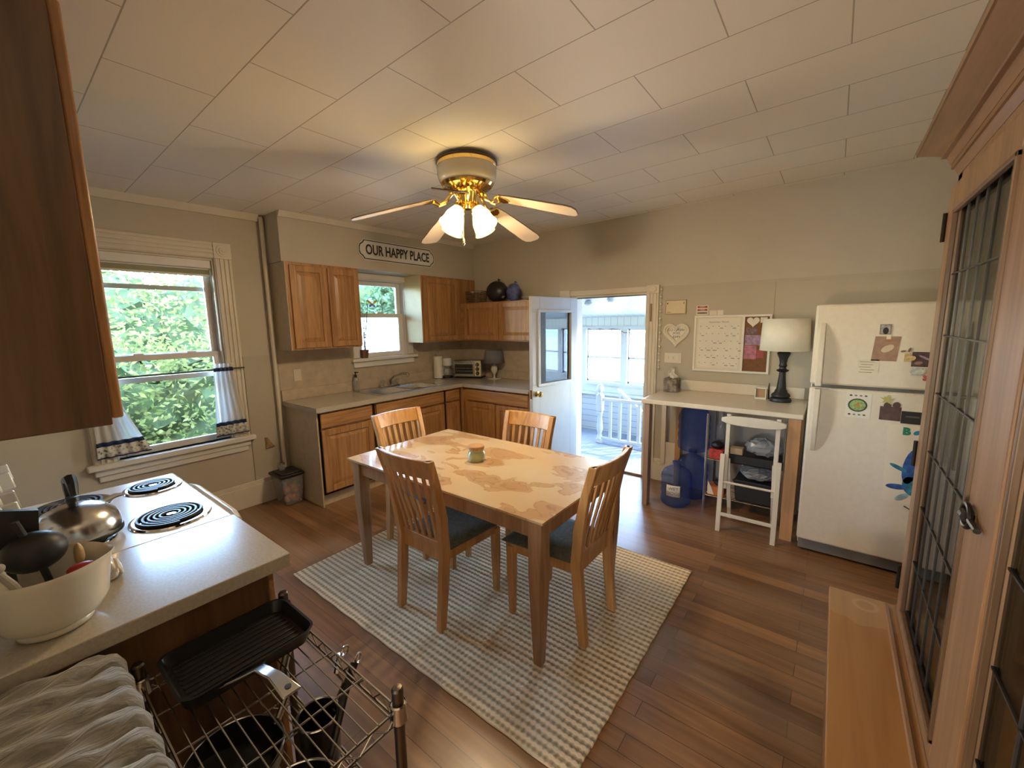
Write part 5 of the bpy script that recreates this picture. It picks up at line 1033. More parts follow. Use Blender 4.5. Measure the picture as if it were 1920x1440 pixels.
def sheet(nm, lb, cat, x0, z0, x1, z1, m_, skew=0, y=FYF, t=.0012, group=None):
    mb = MB().loft([[(x0-skew,y-.0006,z0),(x1-skew,y-.0006,z0),(x1,y-.0006,z1),(x0,y-.0006,z1)], [(x0-skew,y-.0006-t,z0),(x1-skew,y-.0006-t,z0),(x1,y-.0006-t,z1),(x0,y-.0006-t,z1)]])
    o = build(nm, mb, m_, loc=((x0+x1)/2,y,(z0+z1)/2), smooth=0); tag(o, lb, cat, group); return o
def blob(parent, nm, pts, m_, y=FYF, t0=.002, t=.001):
    return build(nm, MB().prism(pts, 'y', y-t0, y-t0-t), m_, parent, smooth=0)
def oval(cx, cz, a, b_, rot=0, n=18): return [(cx+a*math.cos(t)*math.cos(rot)-b_*math.sin(t)*math.sin(rot), cz+a*math.cos(t)*math.sin(rot)+b_*math.sin(t)*math.cos(rot)) for t in [2*PI*k/n for k in range(n)]]
p1 = sheet('photo_magnet', 'small framed grey photo magnet at the top of the freezer door', 'magnet', 4.291, 1.503, 4.343, 1.563, M['greyink'], t=.004)
blob(p1, 'photo', [(4.296,1.508),(4.338,1.508),(4.338,1.558),(4.296,1.558)], plain('grey_photo', (.36,.33,.33), .5, var=.3, scale=60), t0=.0046); blob(p1, 'figure', oval(4.318,1.525,.013,.02), M['ink'], t0=.0056)
p2 = sheet('photo_print', 'brown family photo print below the small framed magnet', 'photo', 4.275, 1.345, 4.390, 1.492, plain('brown_photo', (.30,.17,.11), .45, var=.2, scale=30), skew=.010)
blob(p2, 'figure', oval(4.335,1.42,.032,.018,.6), plain('pale_figure', (.58,.46,.34), .6)); blob(p2, 'tape', [(4.325,1.475),(4.345,1.475),(4.345,1.503),(4.325,1.503)], M['offpaper']); blob(p2, 'headband', oval(4.343,1.468,.014,.008), plain('rust', (.38,.13,.08), .6))
nt_ = sheet('paper_note', 'cream note with faint pencil lines on the freezer door', 'note', 4.205, 1.262, 4.305, 1.352, M['offpaper'])
for i in range(5): blob(nt_, 'writing', [(4.215+.006*(i%2),1.335-.016*i),(4.285-.008*(i%3),1.335-.016*i),(4.285-.008*(i%3),1.338-.016*i),(4.215+.006*(i%2),1.338-.016*i)], M['greyink'], t0=.0018, t=.0005)
d1 = sheet('dark_photo', 'dark purple photo print right of the brown photo', 'photo', 4.445, 1.318, 4.536, 1.404, plain('purple_photo', (.07,.035,.045), .4, var=.6, scale=25))
blob(d1, 'streak', oval(4.50,1.37,.03,.006,-.5), M['purple']); blob(d1, 'figure', oval(4.475,1.34,.018,.009,.2), plain('tan_fig', (.3,.17,.12), .6))
gm = sheet('giraffe_magnet', 'yellow giraffe head magnet overlapping the dark photo', 'magnet', 4.412, 1.345, 4.436, 1.395, plain('yellow_tan', (.52,.38,.16), .5, var=.3, scale=80), t=.006)
blob(gm, 'head', oval(4.442,1.365,.020,.014,.4), plain('giraffe_yellow', (.55,.40,.17), .5, var=.3, scale=80), t0=.006, t=.003); blob(gm, 'ear', oval(4.405,1.406,.012,.006,.2), plain('giraffe_brown', (.20,.10,.05), .5), t0=.003, t=.003); blob(gm, 'horn', oval(4.432,1.415,.006,.013,-.3), plain('giraffe_horn', (.18,.09,.05), .5), t0=.003, t=.003)
fm = sheet('flower_magnet', 'grey and white round magnet below the dark photo', 'magnet', 4.448, 1.268, 4.50, 1.312, plain('grey_white', (.42,.44,.40), .5, var=.4, scale=70), t=.005)
blob(fm, 'petal', oval(4.475,1.292,.034,.022,.1), plain('pale_grey', (.5,.52,.48), .5, var=.3, scale=60), t0=.005, t=.002)
rm = sheet('flower_magnet', 'red flower magnet at the lower right of the freezer door', 'magnet', 4.512, 1.244, 4.530, 1.264, M['red'], t=.005)
for i in range(5): blob(rm, 'petal', oval(4.521+.014*math.cos(i*1.257), 1.254+.014*math.sin(i*1.257), .010,.008), plain('dusty_red%d' % i, (.42,.10,.08), .5), t0=.005, t=.002)
ca = sheet('chart_sheet', 'white sheet with a green ringed circle on the fridge door', 'chart', 4.168, .985, 4.290, 1.143, M['paper'])
blob(ca, 'ring', oval(4.226,1.065,.047,.042), plain('dark_ring', (.03,.05,.05), .6)); blob(ca, 'disc', oval(4.226,1.065,.039,.034), plain('green_disc', (.28,.38,.14), .6, var=.4, scale=90), t0=.003); blob(ca, 'hub', oval(4.226,1.065,.010,.009), M['orange'], t0=.004)
for z in (1.125, 1.005): 
    for i in range(4): blob(ca, 'icon', oval(4.19+.024*i,z,.007,.005), [M['ink'],M['greyink'],plain('olive_i', (.2,.2,.08), .6),M['terracotta']][i], t0=.0018, t=.0006)
bt_ = sheet('star_magnet', 'yellow star shaped magnet beside the ringed chart', 'magnet', 4.345, 1.108, 4.372, 1.130, plain('dull_yellow', (.45,.36,.10), .6), t=.004)
blob(bt_, 'point', [(4.325,1.128),(4.35,1.120),(4.365,1.145),(4.372,1.118),(4.395,1.126),(4.375,1.105),(4.38,1.085),(4.358,1.100),(4.338,1.092),(4.346,1.110)], plain('dull_yellow_points', (.42,.36,.12), .6), t0=.004)
bp1 = sheet('pet_photo', 'dark brown photo of two heads under the freezer door edge', 'photo', 4.332, .988, 4.428, 1.072, plain('dark_brown_photo', (.08,.035,.03), .45, var=.5, scale=30))
for (x, z) in ((4.365,1.078),(4.405,1.083)): blob(bp1, 'head', oval(x,z,.018,.020), plain('brown_head', (.07,.035,.028), .5, var=.3))
bk_ = sheet('black_card', 'black card with a faint grey line on the fridge door', 'card', 4.430, .978, 4.528, 1.052, M['black'], t=.002)
blob(bk_, 'line', [(4.45,1.016),(4.508,1.016),(4.508,1.026),(4.45,1.026)], plain('grey_line', (.08,.08,.09), .6), t0=.003)
pp = sheet('kids_painting', 'child painting in blue and green watercolour taped to the fridge door', 'painting', 4.376, .490, 4.60, .968, M['offpaper'], skew=-.012)
text_mesh('letter', 'B', .058, plain('green_paint', (.02,.20,.12), .6), facing_ny(4.462, FYF-.0025, .930), pp, depth=.0006, bold=.004)
blob(pp, 'blue_stroke', oval(4.508,.928,.018,.012,.6), plain('blue_paint', (.03,.18,.36), .6))
bw = plain('blue_watercolour', (.025,.09,.30), .7, var=.5, scale=30); tw = plain('teal_watercolour', (.03,.17,.26), .7, var=.5, scale=30)
blob(pp, 'blue_wash', oval(4.50,.72,.036,.11,-.12), bw); blob(pp, 'teal_wash', oval(4.512,.60,.040,.06,.3), tw); blob(pp, 'teal_stroke', oval(4.445,.705,.045,.012,-.45), tw, t0=.0024); blob(pp, 'violet_stroke', oval(4.448,.585,.05,.017,.05), bw, t0=.0024); blob(pp, 'pale_stroke', oval(4.475,.525,.036,.016,.7), plain('pale_blue_wash', (.25,.36,.40), .7, var=.3, scale=30), t0=.0024)
tag(build('pencil_magnet', MB().tube([(4.49,FYF-.004,.472),(4.52,FYF-.004,.455)], .003, 6), M['ink']), 'small dark stick magnet under the blue painting', 'magnet')
# ------------------------------------------------------------- desk counter by the door
dk = thing('desk', 'cream topped counter desk on wooden posts between door and fridge', 'desk', (3.39,-.35,0))
DX0, DX1, DYF, DZ = 2.815, 3.955, -.690, .950
build('desktop', MB().box(DX0,DX1,DYF,-.014,DZ-.038,DZ), M['desk'], dk, bevel=.006)
build('upstand', MB().box(2.80,DX1-.03,-.034,-.014,DZ,DZ+.095), M['desk'], dk, bevel=.004)
build('post', MB().box(2.842,2.885,DYF+.02,DYF+.095,0,DZ-.038), M['greywood'], dk, smooth=0, bevel=.003)
build('post', MB().box(2.95,3.00,-.13,-.040,0,DZ-.038), M['pine'], dk, smooth=0, bevel=.003)
build('post', MB().box(3.868,3.945,DYF+.03,DYF+.07,0,DZ-.038), M['pine'], dk, smooth=0, bevel=.003)
build('post', MB().box(3.868,3.945,-.13,-.040,0,DZ-.038), M['pine'], dk, smooth=0, bevel=.003)
build('back_panel', MB().box(3.0,3.868,-.040,-.036,0.0,DZ-.04), plain('beige_back_panel', (.46,.42,.36), .7), dk, smooth=0)  # even beige board at the back of the desk
build('white_board', MB().box(2.80,2.84,-.075,-.040,.20,DZ-.04).box(2.80,2.95,-.060,-.040,.10,.42), M['cream'], dk, smooth=0)
# things on the desk
tb_ = thing('tissue_box', 'grey patterned tissue box with a tissue on the left of the desk', 'tissue box', (2.912,-.17,DZ))
build('box', MB().box(2.852,2.972,-.235,-.115,DZ+.0005,DZ+.125), plain('grey_floral_print', (.20,.17,.15), .7, var=.8, scale=22), tb_, bevel=.003)
tm = MB().grid(lambda u,v: (2.912+(u-.5)*.10*(1-.75*v)+.008*math.sin(v*9), -.175+.03*math.sin(u*7)*(1-v)+.01*math.sin(u*15+v*5), DZ+.125+.095*v), 16, 10); build('tissue', tm, M['paper'], tb_, smooth=60, solid=.001)
wb_ = thing('card_holder', 'small wooden card box on the desk with a pen', 'box', (3.64,-.165,DZ))
build('holder', MB().box(3.592,3.675,-.195,-.135,DZ+.0005,DZ+.015).box(3.592,3.675,-.145,-.135,DZ+.015,DZ+.095).box(3.592,3.600,-.195,-.135,DZ+.015,DZ+.085).box(3.667,3.675,-.195,-.135,DZ+.015,DZ+.085), M['cream'], wb_, smooth=0, bevel=.001)
build('cards', MB().box(3.602,3.665,-.178,-.148,DZ+.015,DZ+.078), plain('brown_cards', (.38,.24,.13), .7), wb_, smooth=0)
tag(build('pen', MB().tube([(3.690,-.17,DZ+.004),(3.686,-.166,DZ+.10),(3.688,-.162,DZ+.135)], [.006,.006,.003], 8), M['black']), 'dark pen standing beside the wooden card box', 'pen')
lp = thing('chess_lamp', 'table lamp with a black chess king base and white drum shade', 'lamp', (3.775,-.215,DZ)); KC = (3.775,-.215,DZ+.0005)
build('base', MB().lathe([(.001,0),(.073,0),(.076,.012),(.070,.028),(.058,.034),(.066,.045),(.062,.06),(.045,.075),(.042,.09),(.034,.10),(.030,.14),(.024,.20),(.022,.235),(.040,.245),(.044,.252),(.024,.262),(.022,.275),(.030,.285),(.026,.293),(.024,.31),(.030,.345),(.044,.378),(.047,.385),(.036,.398),(.020,.405),(.012,.42),(.001,.43)], KC, 32), M['black'], lp, smooth=40)
build('lamp_shade', MB().lathe([(.168,.408),(.157,.655)], KC, 40), plain('white_linen_shade', (.74,.70,.60), .8), lp, solid=.003)
build('stem', MB().tube([(KC[0],KC[1],KC[2]+.41),(KC[0],KC[1],KC[2]+.60)], .006, 8), M['brass'], lp)
# ------------------------------------------------------------- on the back wall over the desk
WY = -.0122
def wsheet(nm, lb, cat, x0, z0, x1, z1, m_, t=.002, **k): return sheet(nm, lb, cat, x0, z0, x1, z1, m_, y=WY, t=t, **k)
pq = wsheet('wall_plaque', 'small cream wooden plaque right of the door casing', 'plaque', 2.780, 1.663, 2.970, 1.796, plain('plaque_edge', (.40,.29,.15), .6), t=.012)
blob(pq, 'face', [(2.788,1.671),(2.962,1.671),(2.962,1.788),(2.788,1.788)], plain('plaque_face', (.62,.54,.36), .6), y=WY, t0=.0126); blob(pq, 'spade_mark', oval(2.80,1.765,.005,.009), M['ink'], y=WY, t0=.0138, t=.0005); blob(pq, 'curl_mark', oval(2.948,1.765,.004,.012), M['greyink'], y=WY, t0=.0138, t=.0005)
blob(pq, 'signature', oval(2.815,1.682,.02,.003), M['greyink'], y=WY, t0=.0138, t=.0005)
def heart(cx, cz, s): return [(cx+s*16*math.sin(t)**3/17, cz+s*(13*math.cos(t)-5*math.cos(2*t)-2*math.cos(3*t)-math.cos(4*t))/17) for t in [2*PI*k/40 for k in range(40)]]
hw = thing('heart_plaque', 'cream heart shaped frame with a handwritten white heart', 'wall decor', (2.886,WY,1.48))
hr = MB(); hp_ = heart(2.886,1.482,.118); hr.tube([(x,WY-.010,z) for x, z in hp_], .014, 8, closed=True); hr.tube([(x,WY-.006,z) for x, z in heart(2.886,1.482,.095)], .010, 8, closed=True)
build('frame', hr, M['cream'], hw); build('back_board', MB().prism(heart(2.886,1.482,.112), 'y', WY-.0005, WY-.006), plain('tan_backing', (.50,.42,.28), .8), hw, smooth=0)
build('white_heart', MB().prism(heart(2.890,1.490,.080), 'y', WY-.006, WY-.0075), M['paper'], hw, smooth=0)
def mirrored(x, y, z): return facing_ny(x, y, z) @ Matrix.Diagonal((-1,1,1,1))
for tx, z in (('ARENA CO', 1.515), ('2SOL', 1.485), ('FREE', 1.45)): text_mesh('writing', tx, .032, M['ink'], mirrored(2.890, WY-.0080, z), hw, depth=.0004)
sw = thing('switch_plate', 'cream triple light switch plate below the heart frame', 'switch', (2.865,WY,1.248))
build('cover', MB().box(2.786,2.944,WY-.006,WY-.0005,1.200,1.298), M['cream'], sw, bevel=.002)
for x in (2.820,2.865): build('toggle', MB().box(x-.005,x+.005,WY-.014,WY-.006,1.240,1.262), M['offpaper'], sw, smooth=0)
build('rocker', MB().box(2.897,2.925,WY-.009,WY-.006,1.222,1.278), M['offpaper'], sw, smooth=0)
cb = thing('calendar_board', 'white framed calendar whiteboard with a cork strip over the desk', 'board', (3.355,WY,1.395))
bx0, bx1, bz0, bz1, bm_ = 3.050, 3.660, 1.140, 1.645, 3.455; e = .018; fm_ = MB()
for a in ((bx0,bx1,bz0,bz0+e),(bx0,bx1,bz1-e,bz1),(bx0,bx0+e,bz0+e,bz1-e),(bx1-e,bx1,bz0+e,bz1-e),(bm_-.012,bm_+.006,bz0+e,bz1-e)): fm_.box(a[0],a[1],WY-.018,WY-.0005,a[2],a[3])
build('frame', fm_, M['white'], cb, smooth=0, bevel=.002); wbd = build('whiteboard', MB().box(bx0+e,bm_-.012,WY-.008,WY-.0005,bz0+e,bz1-e), M['offpaper'], cb, smooth=0); crk = build('cork_strip', MB().box(bm_+.006,bx1-e,WY-.008,WY-.0005,bz0+e,bz1-e), M['cork'], cb, smooth=0)
build('calendar_sheet', MB().box(bx0+.035,bm_-.028,WY-.010,WY-.008,bz0+.035,bz1-.03), M['paper'], wbd, smooth=0)
text_mesh('heading', 'September Month', .022, M['greyink'], facing_ny(3.255, WY-.0102, 1.585), wbd, depth=.0003)
rg = random.Random(9)
for j in range(6):
    g_ = MB()
    for i in range(7):
        x = bx0+.055+i*.051; z = 1.545-.066*j; g_.box(x-.004,x+.004,WY-.0105,WY-.010,z,z+.006)
        if rg.random() < .45: g_.box(x+.008,x+.008+rg.uniform(.015,.035),WY-.0105,WY-.010,z-.018,z-.012)
    build('date_row', g_, M['greyink'], wbd, smooth=0)
for (nm, x0, z0, x1, z1, m_) in (('pinned_print',3.468,1.385,3.600,1.470,M['purple']),('pinned_print',3.466,1.265,3.560,1.380,M['pink']),('pinned_note',3.562,1.275,3.615,1.345,M['red']),('pinned_card',3.575,1.575,3.625,1.62,M['paper']),('pinned_photo',3.475,1.475,3.555,1.535,plain('dark_pin_photo',(.16,.10,.11),.6,var=.5,scale=60))): build(nm, MB().box(x0,x1,WY-.0095,WY-.008,z0,z1), m_, crk, smooth=0)
build('pinned_heart', MB().prism(heart(3.522,1.585,.05), 'y', WY-.008, WY-.011), M['paper'], crk, smooth=0)
ms = wsheet('message_sign', 'small white sign with red lettered lines above the calendar', 'sign', 3.058, 1.650, 3.162, 1.737, M['offpaper'], t=.004)
for z, m_ in ((1.722,M['red']),(1.695,M['red']),(1.668,M['greyink'])): blob(ms, 'red_line', [(3.068,z-.008),(3.152,z-.008),(3.152,z+.008),(3.068,z+.008)], m_, y=WY, t0=.005, t=.0004)
for z, t_ in ((1.722,'HAPPY'),(1.695,'HOME'),(1.668,'be kind')): text_mesh('writing', t_, .015, M['paper'] if z > 1.68 else M['ink'], facing_ny(3.11, WY-.0062, z), ms, depth=.0003)
ht = wsheet('hanging_tag', 'small white paper tag leaning on top of the calendar frame', 'tag', 3.235, 1.647, 3.285, 1.690, M['paper'], t=.003)
sb = wsheet('hanging_tag', 'cream paper strip beside the white tag above the calendar', 'tag', 3.172, 1.647, 3.232, 1.688, M['offpaper'], t=.002)
th_ = tag(build('wall_thermometer', MB().box(2.640,2.652,-.045,-.034,1.60,1.77), plain('brown_stick', (.30,.17,.10), .5), smooth=0), 'narrow brown stick hanging on the door casing', 'stick')
bg = thing('bead_garland', 'string of cream beads hanging beside the door casing', 'garland', (2.735,-.03,1.5))
build('cord', MB().tube([(2.738,-.022,1.93),(2.736,-.024,1.5),(2.738,-.022,1.12)], .003, 6), M['cream'], bg)
for i in range(12): build('bead', MB().sphere((2.737,-.026,1.90-.068*i), .013, 10, 8), M['cream'], bg)
# ------------------------------------------------------------- under the desk
def jug(lb, x, y, z0, h, r, label=False):
    t_ = thing('water_jug', lb, 'water jug', (x,y,z0), 0, 'blue plastic water jugs under the desk')
    pr = [(.001,.004),(r*.80,0),(r*.97,.02),(r,.05)]; n = 3 if h > .35 else 2
    for k in range(n):
        z = .06+(h*.62-.06)*k/n; dz_ = (h*.62-.06)/n; pr += [(r,z+.01),(r*.965,z+dz_*.35),(r*.965,z+dz_*.65),(r,z+dz_*.95)]
    pr += [(r,h*.64),(r*.98,h*.70),(r*.82,h*.80),(r*.45,h*.88),(r*.24,h*.91),(r*.23,h*.985)]
    build('bottle', MB().lathe(pr, (x,y,z0), 36), M['bluejug'], t_, smooth=50)
    build('cap', MB().lathe([(r*.26,h*.955),(r*.28,h*.96),(r*.28,h),(.001,h+.004)], (x,y,z0), 20), plain('blue_cap', (.02,.035,.16), .4), t_)
    if label:
        lm = MB().grid(lambda u,v: (x-.05+math.sin((u-.5)*.9+.1)*(r+.002)+.05, y-math.cos((u-.5)*.9+.1)*(r+.002), z0+.105+.10*v), 14, 2); build('bottle_label', lm, M['paper'], t_, smooth=60, solid=.001)
        text_mesh('writing', 'WET\nDOGS', .04, M['greyink'], Matrix.Translation((x+.015, y-r-.004, z0+.155)) @ Matrix.Rotation(.10, 4, 'Z') @ Matrix.Rotation(PI/2, 4, 'X'), t_, depth=.0004)
jug('short blue water jug with a white label, in front on the floor', 3.072, -.475, 0, .385, .125, True)
jug('blue water jug standing lowest behind the short one', 3.135, -.205, 0, .43, .135)
jug('blue water jug stacked on top of another behind the short one', 3.135, -.205, .436, .455, .135)
ws_ = thing('wire_shelf_unit', 'grey wire shelf unit under the desk behind the folding stool', 'shelf unit', (3.57,-.30,0))
for px in (3.295, 3.845):
    for py in (-.425, -.075): build('post', MB().tube([(px,py,0),(px,py,.83)], .010, 10), M['wire'], ws_)
for z in (.12, .44):
    s_m = MB()
    for y in [-.425+.035*i for i in range(11)]: s_m.tube([(3.295,y,z),(3.845,y,z)], .003, 5)
    for x in (3.295, 3.57, 3.845): s_m.tube([(x,-.425,z-.004),(x,-.075,z-.004)], .004, 5)
    build('wire_shelf', s_m, M['wire'], ws_)
bb_ = thing('storage_tote', 'black storage bin low under the desk behind the folding stool', 'bin', (3.67,-.30,.125)); build('bin_body', MB().hexa([(3.53,-.415,.126),(3.82,-.415,.126),(3.82,-.10,.126),(3.53,-.10,.126)], [(3.51,-.42,.30),(3.835,-.42,.30),(3.835,-.09,.30),(3.51,-.09,.30)]), M['black'], bb_, bevel=.01); build('bin_rim', MB().box(3.505,3.838,-.425,-.412,.29,.305), M['black'], bb_, bevel=.003)
bgm = MB().sphere((3.66,-.28,.345), (.13,.12,.055), 22, 12); rg = random.Random(4)
for v in bgm.v: v.x += rg.uniform(-.012,.012); v.y += rg.uniform(-.012,.012); v.z = max(.309, v.z+rg.uniform(-.01,.01))
tag(build('plastic_bag', bgm, M['bag'], smooth=0), 'crumpled clear plastic bag lying in the low black bin', 'bag')
tr = thing('serving_tray', 'long black tray on the upper wire shelf under the desk', 'tray', (3.64,-.32,.446)); build('tray_body', MB().box(3.435,3.842,-.44,-.20,.446,.505), M['black'], tr, bevel=.006); build('tray_lip', MB().box(3.43,3.846,-.446,-.436,.50,.515), M['black'], tr, smooth=0)
bgm = MB().sphere((3.70,-.33,.585), (.13,.09,.068), 22, 12); rg = random.Random(6)
for v in bgm.v: v.x += rg.uniform(-.012,.012); v.y += rg.uniform(-.01,.01); v.z = max(.518, v.z+rg.uniform(-.01,.01))
tag(build('plastic_bag', bgm, M['bag'], smooth=0), 'grey clear bag heaped on the long black tray under the desk', 'bag')
tag(build('cardboard_box', MB().box(3.475,3.565,-.43,-.36,.518,.57), plain('tan_box', (.42,.30,.18), .7), smooth=0, bevel=.002), 'small tan box on the left end of the long black tray', 'box')
rb_ = thing('food_package', 'red and black food package at the left of the upper wire shelf', 'package', (3.365,-.36,.446)); build('carton', MB().box(3.315,3.425,-.42,-.30,.446,.53), plain('red_print', (.42,.04,.03), .5, var=.5, scale=35), rb_, bevel=.004); build('wrapper', MB().sphere((3.365,-.36,.555), (.05,.05,.035), 14, 8), M['black'], rb_)
ob_ = thing('food_package', 'orange and white food box at the left of the lower wire shelf', 'package', (3.37,-.36,.126)); build('carton', MB().box(3.315,3.445,-.42,-.28,.126,.20), M['orange'], ob_, bevel=.003); build('panel', MB().hexa([(3.318,-.4215,.135),(3.37,-.4215,.135),(3.37,-.4205,.135),(3.318,-.4205,.135)], [(3.318,-.4215,.25),(3.345,-.4215,.20),(3.345,-.4205,.20),(3.318,-.4205,.25)]), M['paper'], ob_, smooth=0); build('dark_wrap', MB().sphere((3.40,-.35,.225), (.05,.05,.025), 14, 8), M['black'], ob_)
gb = thing('glass_bottle', 'tall clear bottle behind the upper blue jug', 'bottle', (3.36,-.25,.446)); build('bottle_body', MB().lathe([(.001,0),(.038,0),(.04,.02),(.04,.22),(.018,.30),(.016,.40)], (3.36,-.22,.449), 20), M['clear'], gb); build('bottle_cap', MB().lathe([(.018,.39),(.018,.42),(.001,.421)], (3.36,-.22,.449), 14), M['white'], gb)
fs = thing('folding_stool', 'white folding step stool chair standing in front of the desk shelves', 'stool', (3.66,-.76,0))
def bar(a, b_, w, d): a = Vector(a); b_ = Vector(b_); return MB().loft([[a+Vector((-w,-d,0)),a+Vector((w,-d,0)),a+Vector((w,d,0)),a+Vector((-w,d,0))], [b_+Vector((-w,-d,0)),b_+Vector((w,-d,0)),b_+Vector((w,d,0)),b_+Vector((-w,d,0))]])
for s in (-1, 1):
    x = 3.66+s*.158; xo = 3.66+s*.180
    build('back_upright', bar((x,-.735,.33),(x,-.715,.905),.014,.010), M['cream'], fs, smooth=0, bevel=.003)
    build('front_leg', bar((xo,-.785,.0),(xo,-.745,.60),.016,.011), M['cream'], fs, smooth=0, bevel=.003)
    build('rear_leg', bar((xo-s*.03,-.50,.0),(xo-s*.03,-.70,.56),.014,.010), M['cream'], fs, smooth=0, bevel=.003)
    build('hinge', MB().tube([(x-s*.02,-.74,.38),(xo+s*.014,-.755,.38)], .007, 8), M['cream'], fs)
def railpts(z): return [(3.66+.205*math.sin(u*PI/2), -.730-.012*math.cos(u*PI/2), z) for u in [-1+.1*i for i in range(21)]]
rr_ = MB().loft([[(p[0],p[1]-.008,.83+.02*(abs(p[0]-3.66)/.2)**4),(p[0],p[1]+.008,.83+.02*(abs(p[0]-3.66)/.2)**4),(p[0],p[1]+.008,.900-.02*(abs(p[0]-3.66)/.2)**4),(p[0],p[1]-.008,.900-.02*(abs(p[0]-3.66)/.2)**4)] for p in railpts(0)]); build('back_rail', rr_, M['cream'], fs, smooth=40, bevel=.004)
build('cross_bar', MB().tube([(3.48,-.752,.385),(3.84,-.752,.385)], .009, 8), M['cream'], fs); build('foot_bar', MB().box(3.475,3.845,-.785,-.770,.125,.150), M['cream'], fs, smooth=0, bevel=.002)
0 and build('folded_seat', MB().box(3.53,3.79,-.716,-.696,.36,.58), M['cream'], fs, smooth=0, bevel=.004)
# ------------------------------------------------------------- hutch
hu = thing('china_hutch', 'large oak china hutch with leaded glass doors along the right side', 'hutch', (4.5,-3.0,0))
HX, HB = 4.36, XR-.002; LZ = .50; HY1, HY0 = -2.075, -4.02
lb_ = MB().box(4.175,HB,HY0+.02,HY1-.03,.06,LZ-.025); lb_.box(4.20,HB,HY0+.05,HY1-.06,0,.06); build('lower_case', lb_, M['hutchy'], hu, smooth=0, bevel=.003)
build('ledge_top', MB().box(4.142,HB,HY0,HY1+.025,LZ-.025,LZ), M['ledge'], hu, smooth=0, bevel=.004)
for x in (4.318, 4.345): build('ledge_moulding', MB().prism([(x-.007,LZ),(x+.007,LZ),(x+.004,LZ+.010),(x-.004,LZ+.010)], 'y', HY0, HY1), M['hutchy'], hu, smooth=0)
for (a, b_) in ((-3.02,-2.13),(-3.95,-3.06)): build('lower_door', MB().box(4.157,4.175,a,b_,.09,LZ-.04), M['hutchy'], hu, smooth=0, bevel=.004)
cs = MB(); TZ = 2.06
cs.box(4.40,HB,HY1-.022,HY1,LZ,TZ); cs.box(4.40,HB,HY0,HY0+.022,LZ,TZ); cs.box(HB-.012,HB,HY0,HY1,LZ,TZ); cs.box(4.40,HB,HY0,HY1,TZ-.02,TZ)
cs.box(HX,4.40,HY1-.058,HY1,LZ,TZ); cs.box(HX+.01,4.40,-3.028,-3.012,LZ,TZ); cs.box(HX,4.40,HY0,HY0+.055,LZ,TZ); cs.box(HX,4.40,HY0,HY1,TZ-.045,TZ); cs.box(HX,4.40,HY0,HY1,LZ,LZ+.022)
build('upper_case', cs, M['hutch'], hu, smooth=0, bevel=.003)
for z in (.95, 1.36, 1.72): build('shelf', MB().box(4.44,HB-.012,HY0+.022,HY1-.022,z,z+.016), M['hutchy'], hu, smooth=0)
def hdoor(ya, yb, latch):
    bead = MB(); d_ = MB(); st = .115 if latch else .03; sa = .185 if latch else .03; za, zb = .53, 2.008; x0, x1 = HX-.004, HX+.018; x0 -= .018; x1 -= .018
    for a in ((ya,ya+sa,za,zb),(yb-st,yb,za,zb),(ya+sa,yb-st,za,za+.06),(ya+sa,yb-st,zb-.085,zb)): d_.box(x0,x1,*a)
    for a in ((ya+sa,ya+sa+.012,za+.06,zb-.085),(yb-st-.012,yb-st,za+.06,zb-.085),(ya+sa,yb-st,za+.06,za+.072),(ya+sa,yb-st,zb-.097,zb-.085)): bead.box(x0-.006,x0+.006,*a)
    dd = build('glass_door', d_, M['hutch'], hu, smooth=0, bevel=.004)
    build('glass_bead', bead, M['oakdark'], dd, smooth=0, bevel=.002)
    g0, g1, h0, h1 = ya+sa, yb-st, za+.06, zb-.085
    build('pane', MB().box(x0+.013,x0+.016,g0,g1,h0,h1), M['hglass'], dd, smooth=0)
    cm = MB()
    for z in (.60,.785,.98,1.172,1.363,1.546,1.732): cm.box(x0+.010,x0+.019,g0,g1,z-.0022,z+.0022)
    n = 6
    for i in range(1, n): y = g0+(g1-g0)*i/n; cm.box(x0+.010,x0+.019,y-.0028,y+.0028,h0,h1)
    build('lead_came', cm, M['came'], dd, smooth=0)
    hy = yb+.002 if latch else ya-.010
    for z in (.66, 1.13, 1.89): build('hinge', MB().tube([(x0-.004,hy+.004,z-.045),(x0-.004,hy+.004,z+.045)], .006, 8), M['darkiron'], dd)
    if latch:
        kx = x0; ky, kz = ya+.135, 1.19
        L1 = MB().tube([(kx-.010,ky+.030*math.cos(2*PI*k/24),kz+.024*math.sin(2*PI*k/24)) for k in range(24)], .005, 8, closed=True); L1.tube([(kx-.010,ky+.012,kz),(kx-.010,ky-.012,kz)], .012, 10); L1.tube([(kx-.010,ky-.030,kz),(kx-.010,ky-.085,kz)], .006, 8); L1.box(kx-.008,kx+.001,ky-.012,ky+.012,kz-.012,kz+.012)
        build('latch', L1, M['darkiron'], dd)
hdoor(-3.010,-2.138,True); hdoor(-3.960,-3.030,False)
def band(x, y1, z0, z1, y0=HY0-.05): return MB().hexa([(x[0],y0,z0),(HB,y0,z0),(HB,y1[0],z0),(x[0],y1[0],z0)], [(x[1],y0,z1),(HB,y0,z1),(HB,y1[1],z1),(x[1],y1[1],z1)])
cr = MB(); 
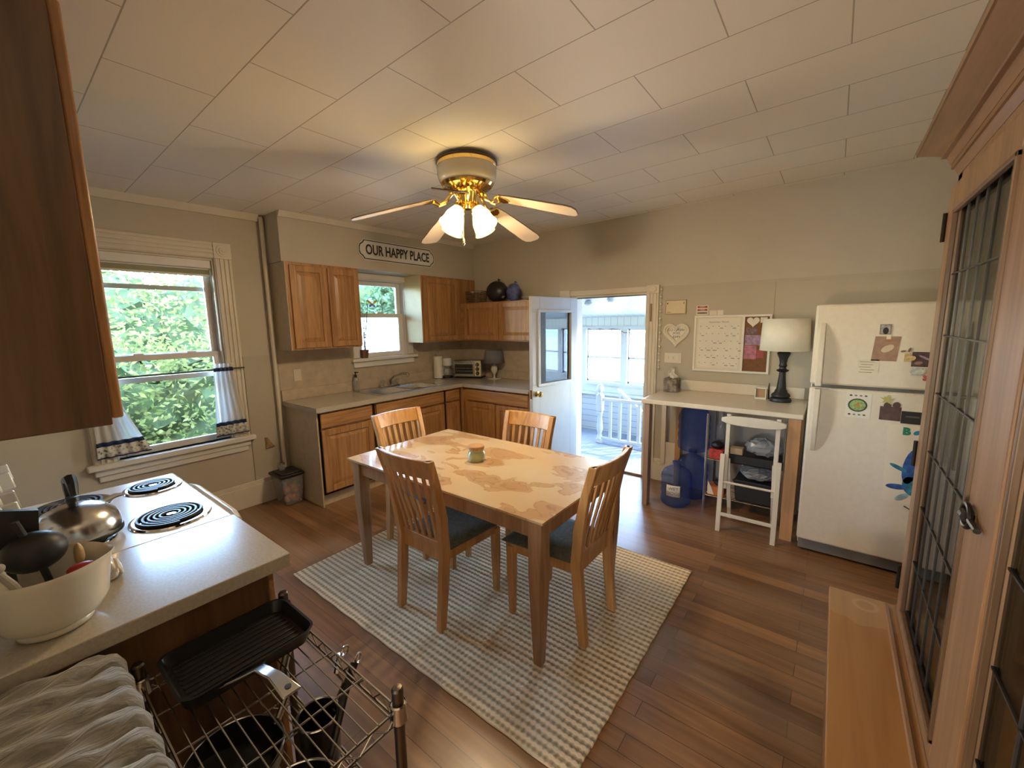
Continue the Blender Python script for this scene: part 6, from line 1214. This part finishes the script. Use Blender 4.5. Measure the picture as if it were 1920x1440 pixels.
for xa, xb, ya, yb, za, zb in ((HX,HX-.012,HY1,HY1+.012,2.06,2.085),(HX-.018,HX-.018,HY1+.018,HY1+.018,2.085,2.10),(HX-.020,HX-.030,HY1+.02,HY1+.03,2.10,2.128),(HX-.042,HX-.042,HY1+.04,HY1+.04,2.128,2.138),(HX-.042,HX-.095,HY1+.04,HY1+.095,2.138,2.165),(HX-.10,HX-.10,HY1+.10,HY1+.10,2.165,2.182)):
    q = band((xa,xb),(ya,yb),za,zb); cr.add(q.v, q.f)
build('crown', cr, M['hutchy'], hu, smooth=0)
# hutch contents
def plates(lb, x, y, z, r, n, m_):
    t_ = thing('plate_stack', lb, 'plates', (x,y,z)); 
    for i in range(n): build('plate', MB().lathe([(.001,.001+.009*i),(r*.6,.001+.009*i),(r,.014+.009*i),(r,.018+.009*i),(r*.6,.007+.009*i),(.001,.007+.009*i)], (x,y,z), 28), m_, t_)
plates('stack of white plates on the middle hutch shelf', 4.60,-2.42,.967,.11,5,M['ceramic'])
plates('stack of dark plates on the upper hutch shelf', 4.60,-2.62,1.377,.11,4,M['black'])
for i, (lb, x, y, z, r, h, m_) in enumerate((('dark round pot on the bottom of the hutch',4.58,-2.55,.523,.11,.16,M['blackmetal']),('black pot on the middle hutch shelf behind the latch',4.60,-2.78,.967,.10,.20,M['blackmetal']),('grey bowl on the upper hutch shelf',4.58,-2.36,1.377,.09,.09,M['gasket']))):
    t_ = thing('cooking_pot', lb, 'pot', (x,y,z)); build('pot_body', MB().lathe([(.001,0),(r*.8,0),(r,h*.3),(r,h),(r-.006,h),(r*.9,h*.3),(.001,.01)], (x,y,z), 28), m_, t_); build('pot_lid', MB().lathe([(r+.004,h),(r*.6,h+.02),(.015,h+.028),(.018,h+.045),(.001,h+.048)], (x,y,z), 28), m_, t_)
for i, (lb, y, z, hh_, col) in enumerate((('yellow box standing at the bottom left of the hutch',-2.30,.523,.26,(.45,.36,.12)),('pale box standing on the top hutch shelf',-2.40,1.737,.22,(.42,.40,.34)),('grey box on the bottom right of the hutch',-2.78,.523,.24,(.22,.22,.23)))):
    t_ = thing('storage_box', lb, 'box', (4.6,y,z)); build('carton', MB().box(4.50,4.70,y-.05,y+.05,z+.0005,z+hh_), plain('box_card%d' % i, col, .6, var=.2), t_, bevel=.002); build('carton_flap', MB().box(4.498,4.702,y-.052,y+.052,z+hh_,z+hh_+.006), plain('box_flap%d' % i, col, .6), t_, smooth=0)
